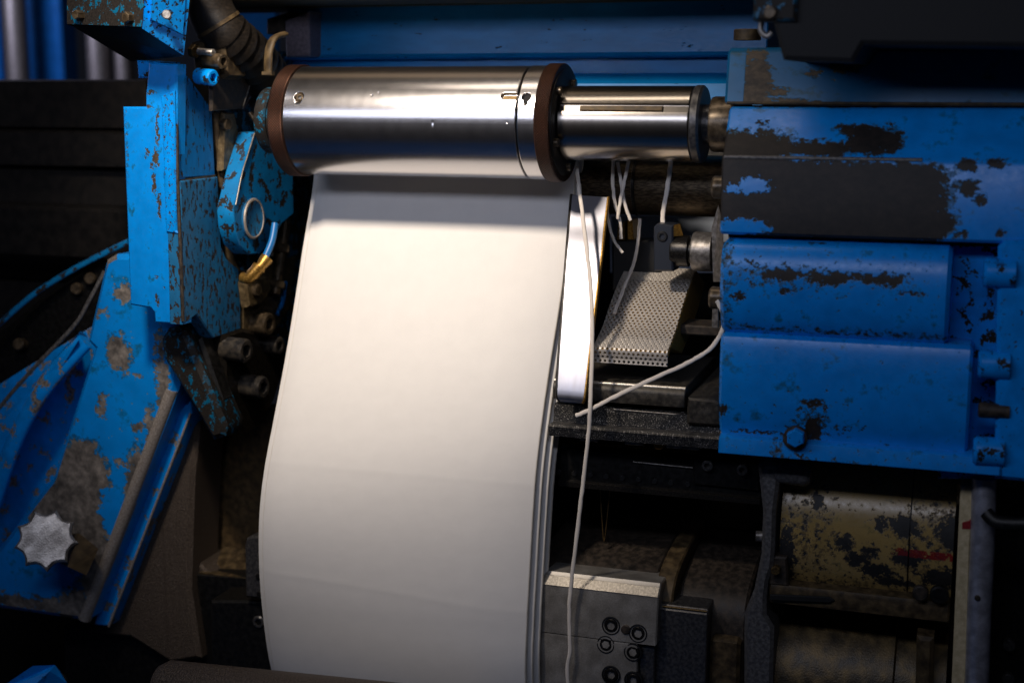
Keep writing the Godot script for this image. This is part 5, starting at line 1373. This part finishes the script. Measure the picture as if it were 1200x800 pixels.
# -------------------------------------------------------------------- worn drum on the right
func worn_drum() -> void:
	var t := thing("worn_drum", "worn ochre painted drum with black chips and a red mark under the blue housing", "drum", Vector3(0.33, -0.5367, -0.02))
	var yc := -0.456
	var xa := 0.271
	var xb := 0.4092
	var xc := 0.4559
	var rr := 0.098
	var st := begin()
	var cyl := func(x0: float, x1: float, r: float) -> SurfaceTool:
		var rows := []
		var uvs := []
		for k in 49:
			var a := deg_to_rad(lerpf(-62, 150, k / 48.0))
			rows.append([Vector3(x0, yc + r * sin(a), -0.035 + r * cos(a)), Vector3(x1, yc + r * sin(a), -0.035 + r * cos(a))])
			uvs.append([Vector2(x0 - xa, (1.2 - a) * r), Vector2(x1 - xa, (1.2 - a) * r)])
		return lattice(rows, uvs, Vector3(0, 0, 1))
	part("drum", cyl.call(xa, xb, rr), M.ochre, t)
	part("drum_end", cyl.call(xb + 0.0015, xc, rr - 0.0015), M.ochre, t)
	part("seam", cyl.call(xb - 0.001, xb + 0.0025, rr - 0.004), M.black, t)
	part("side_rim", slab([Vector2(0.2454, -0.3693), Vector2(0.2592, -0.3632), Vector2(0.2715, -0.368), Vector2(0.2667, -0.4209), Vector2(0.2671, -0.4602), Vector2(0.2659, -0.4841), Vector2(0.2609, -0.5026), Vector2(0.2596, -0.5228), Vector2(0.2602, -0.5408), Vector2(0.2692, -0.5548), Vector2(0.2701, -0.6411), Vector2(0.2383, -0.6457), Vector2(0.2354, -0.5438), Vector2(0.2459, -0.5123), Vector2(0.2523, -0.4717), Vector2(0.2527, -0.4223)], 0.075, 0.07, 0.004), M.iron_rim, t)
	part("rim_bolt", lathe([Vector2(0.006, -0.012), Vector2(0.006, 0), Vector2(0, 0)], pointing(Vector3(0.2437, -0.4554, 0.06), Vector3(-1, 0, 0.2)), 20), M.steel_worn, t)
	part("shoulder_pin", lathe([Vector2(0.012, 0), Vector2(0.0125, 0.002), Vector2(0.0125, 0.032), Vector2(0.009, 0.038), Vector2(0, 0.038)], pointing(Vector3(0.2648, -0.377, 0.065), Vector3(1, -0.05, 0)), 24), M.iron_rim, t)
	part("corner_plate", slab([Vector2(0.2604, -0.4738), Vector2(0.2802, -0.4736), Vector2(0.2833, -0.507), Vector2(0.2615, -0.5075)], 0.070, 0.02, 0.002), M.iron, t)
	hex_head("corner_bolt", Vector3(0.2693, -0.4877, 0.078), Vector3(0, 0, 1), 0.0055, 0.009, M.brass_dull, t)
	part("ledge", along([Vector2(-0.08, -0.5053), Vector2(0.058, -0.5053), Vector2(0.068, -0.5063), Vector2(0.070, -0.5105), Vector2(0.066, -0.5288), Vector2(-0.08, -0.533)], 0.2619, xc, 0.002), M.iron_brown, t)
	part("slot", slab([Vector2(0.263, -0.518), Vector2(0.3284, -0.5133), Vector2(0.3341, -0.5166), Vector2(0.3287, -0.5202), Vector2(0.2632, -0.525)], 0.0715, 0.004, 0.001), M.flat_black, t)  # black slab stands in for the dark inside the slot
	disc_bolt("ledge_bolt", Vector3(0.4249, -0.4962, 0.078), Vector3(0, 0, 1), 0.0085, 0.008, M.iron, t)
	disc_bolt("ledge_bolt", Vector3(0.4443, -0.4959, 0.078), Vector3(0, 0, 1), 0.0100, 0.008, M.iron_black, t)
	var low := pointing(Vector3(0, -0.664, -0.05), Vector3(1, 0, 0))
	part("lower_drum", lathe([Vector2(0, 0.2618), Vector2(0.118, 0.2618), Vector2(0.118, xb - 0.01), Vector2(0.112, xb - 0.008), Vector2(0.112, xc), Vector2(0, xc)], low, 90), M.iron_lower, t)
	part("lower_lug", slab([Vector2(0.4233, -0.5441), Vector2(0.4412, -0.5447), Vector2(0.4431, -0.6183), Vector2(0.4252, -0.6209)], 0.078, 0.03, 0.004), M.iron_brown, t)

	t = thing("cream_bar", "upright cream bar with a red dab right of the worn drum", "bar", Vector3(0.474, -0.6181, 0.06))
	part("bar", slab([Vector2(0.4596, -0.374), Vector2(0.4741, -0.3727), Vector2(0.4734, -0.4383), Vector2(0.4772, -0.5721), Vector2(0.4768, -0.631), Vector2(0.4628, -0.6331), Vector2(0.4609, -0.4969)], 0.075, 0.05, 0.002), M.cream, t)
	part("red_dab", slab([Vector2(0.4634, -0.4128), Vector2(0.4702, -0.4103), Vector2(0.4742, -0.4052), Vector2(0.4741, -0.4193), Vector2(0.4638, -0.4203)], 0.0755, 0.001, 0.0003), M.red_worn, t)
	t = thing("steel_bar", "upright bright rounded steel bar at the right of the cream bar", "bar", Vector3(0.4949, -0.6065, 0.08))
	var bx := []
	for k in 13:
		var a := lerpf(0, PI, k / 12.0)
		bx.append(Vector3(cos(a) * 0.0125, 0, sin(a) * 0.0125))
	part("bar", rope([Vector3(0.4829, -0.3626, 0.075), Vector3(0.4854, -0.4368, 0.076), Vector3(0.4861, -0.5123, 0.077), Vector3(0.4896, -0.6376, 0.078)], 0.0125, 1.0, 28), M.mirror_soft, t)
	disc_bolt("plug", Vector3(0.4833, -0.4895, 0.091), Vector3(0, 0, 1), 0.003, 0.003, M.iron, t)
	t = thing("grey_spout", "dark grey curved metal end sticking in at the right edge", "spout", Vector3(0.5075, -0.4084, 0.1))
	part("spout", rope(smooth_path([Vector3(0.4865, -0.3922, 0.1), Vector3(0.4953, -0.399, 0.105), Vector3(0.511, -0.3987, 0.11), Vector3(0.5472, -0.3921, 0.12)]), 0.007, 0.8, 16), M.iron_black, t)
	t = thing("side_post", "black post at the lower right edge behind the steel bar", "post", Vector3(0.5393, -0.6344, 0))
	part("post", slab([Vector2(0.4893, -0.3917), Vector2(0.611, -0.39), Vector2(0.6297, -0.6615), Vector2(0.4965, -0.6819)], 0.0, 0.05, 0.004), M.iron_black, t)
	for b in [Vector3(0.5201, -0.5702, 0.008), Vector3(0.5216, -0.6103, 0.008)]:
		disc_bolt("post_bolt", b, Vector3(0, 0, 1), 0.007, 0.008, M.steel_dark, t)


# -------------------------------------------------------------------- cords
func cord(label: String, pts: Array, r := 0.0024, flat := 0.7) -> void:
	var t := thing("cord", label, "cord", pts[pts.size() - 1], "loose white cords")
	var path := smooth_path(pts, 8)
	var n := FastNoiseLite.new()
	n.seed = int(pts[0].x * 9000.0) + pts.size()
	n.frequency = 0.11
	var radii := []
	for i in path.size():
		path[i] += Vector3(n.get_noise_1d(i * 3.0), n.get_noise_1d(i * 3.0 + 500), n.get_noise_1d(i * 3.0 + 900)) * 0.0006
		radii.append(r * (1.0 + 0.16 * n.get_noise_1d(i * 9.0 + 1500)))
	part("strand", rope(path, r, flat, 10, null, radii), M.cord, t)


func cords() -> void:
	cord("long white cord hanging straight down over the polished plate to the bottom edge", [Vector3(0.0052, -0.0527, -0.03), Vector3(0.0146, -0.07, -0.005), Vector3(0.0297, -0.1138, 0.025), Vector3(0.0468, -0.1785, 0.055), Vector3(0.0569, -0.2403, 0.082), Vector3(0.0614, -0.3042, 0.103), Vector3(0.06, -0.3384, 0.104), Vector3(0.0546, -0.3932, 0.104), Vector3(0.0481, -0.4541, 0.104), Vector3(0.0415, -0.5158, 0.104), Vector3(0.0393, -0.5514, 0.106), Vector3(0.0412, -0.5971, 0.108), Vector3(0.0383, -0.6236, 0.108), Vector3(0.0418, -0.6705, 0.108)])
	cord("loose cord sweeping from the blue housing left to a free end beside the long cord", [Vector3(0.1943, -0.1888, 0.07), Vector3(0.2013, -0.2017, 0.07), Vector3(0.2026, -0.2159, 0.07), Vector3(0.1973, -0.2304, 0.07), Vector3(0.1848, -0.2461, 0.072), Vector3(0.1601, -0.2615, 0.08), Vector3(0.1246, -0.2788, 0.092), Vector3(0.0875, -0.2985, 0.098), Vector3(0.0622, -0.3132, 0.102), Vector3(0.0453, -0.3216, 0.105)], 0.0025, 0.6)
	cord("short frayed cord hanging from the shaft down to the black clamp block", [Vector3(0.1116, -0.0424, -0.06), Vector3(0.112, -0.0561, -0.055), Vector3(0.1095, -0.0839, -0.05), Vector3(0.107, -0.1057, -0.045), Vector3(0.1089, -0.1231, -0.038)], 0.0029, 0.7)
	cord("cord left of the crossing pair, hanging behind the shaft", [Vector3(0.0447, -0.043, -0.05), Vector3(0.0453, -0.0689, -0.045), Vector3(0.0501, -0.0947, -0.04), Vector3(0.0567, -0.1189, -0.04), Vector3(0.058, -0.1371, -0.04)], 0.0022, 0.7)
	cord("cord of the crossing pair that leans down to the right", [Vector3(0.05, -0.0469, -0.05), Vector3(0.0558, -0.0717, -0.045), Vector3(0.0615, -0.0944, -0.04), Vector3(0.0691, -0.1144, -0.04)], 0.0022, 0.7)
	cord("cord of the crossing pair that leans down to the left", [Vector3(0.066, -0.0441, -0.04), Vector3(0.0616, -0.0681, -0.038), Vector3(0.0573, -0.0922, -0.036), Vector3(0.0545, -0.1125, -0.036)], 0.0022, 0.7)
	cord("thin tan cord curving down just right of the polished plate", [Vector3(0.0383, -0.0954, -0.045), Vector3(0.0431, -0.1193, -0.04), Vector3(0.0509, -0.1389, -0.035), Vector3(0.0628, -0.1522, -0.03)], 0.0018, 1.0)
	cord("straight cord end lying on the perforated pad", [Vector3(0.0733, -0.1149, -0.07), Vector3(0.0716, -0.1397, -0.07), Vector3(0.0672, -0.1687, -0.068), Vector3(0.0644, -0.195, -0.03), Vector3(0.0626, -0.2194, 0.006)], 0.0022, 0.7)
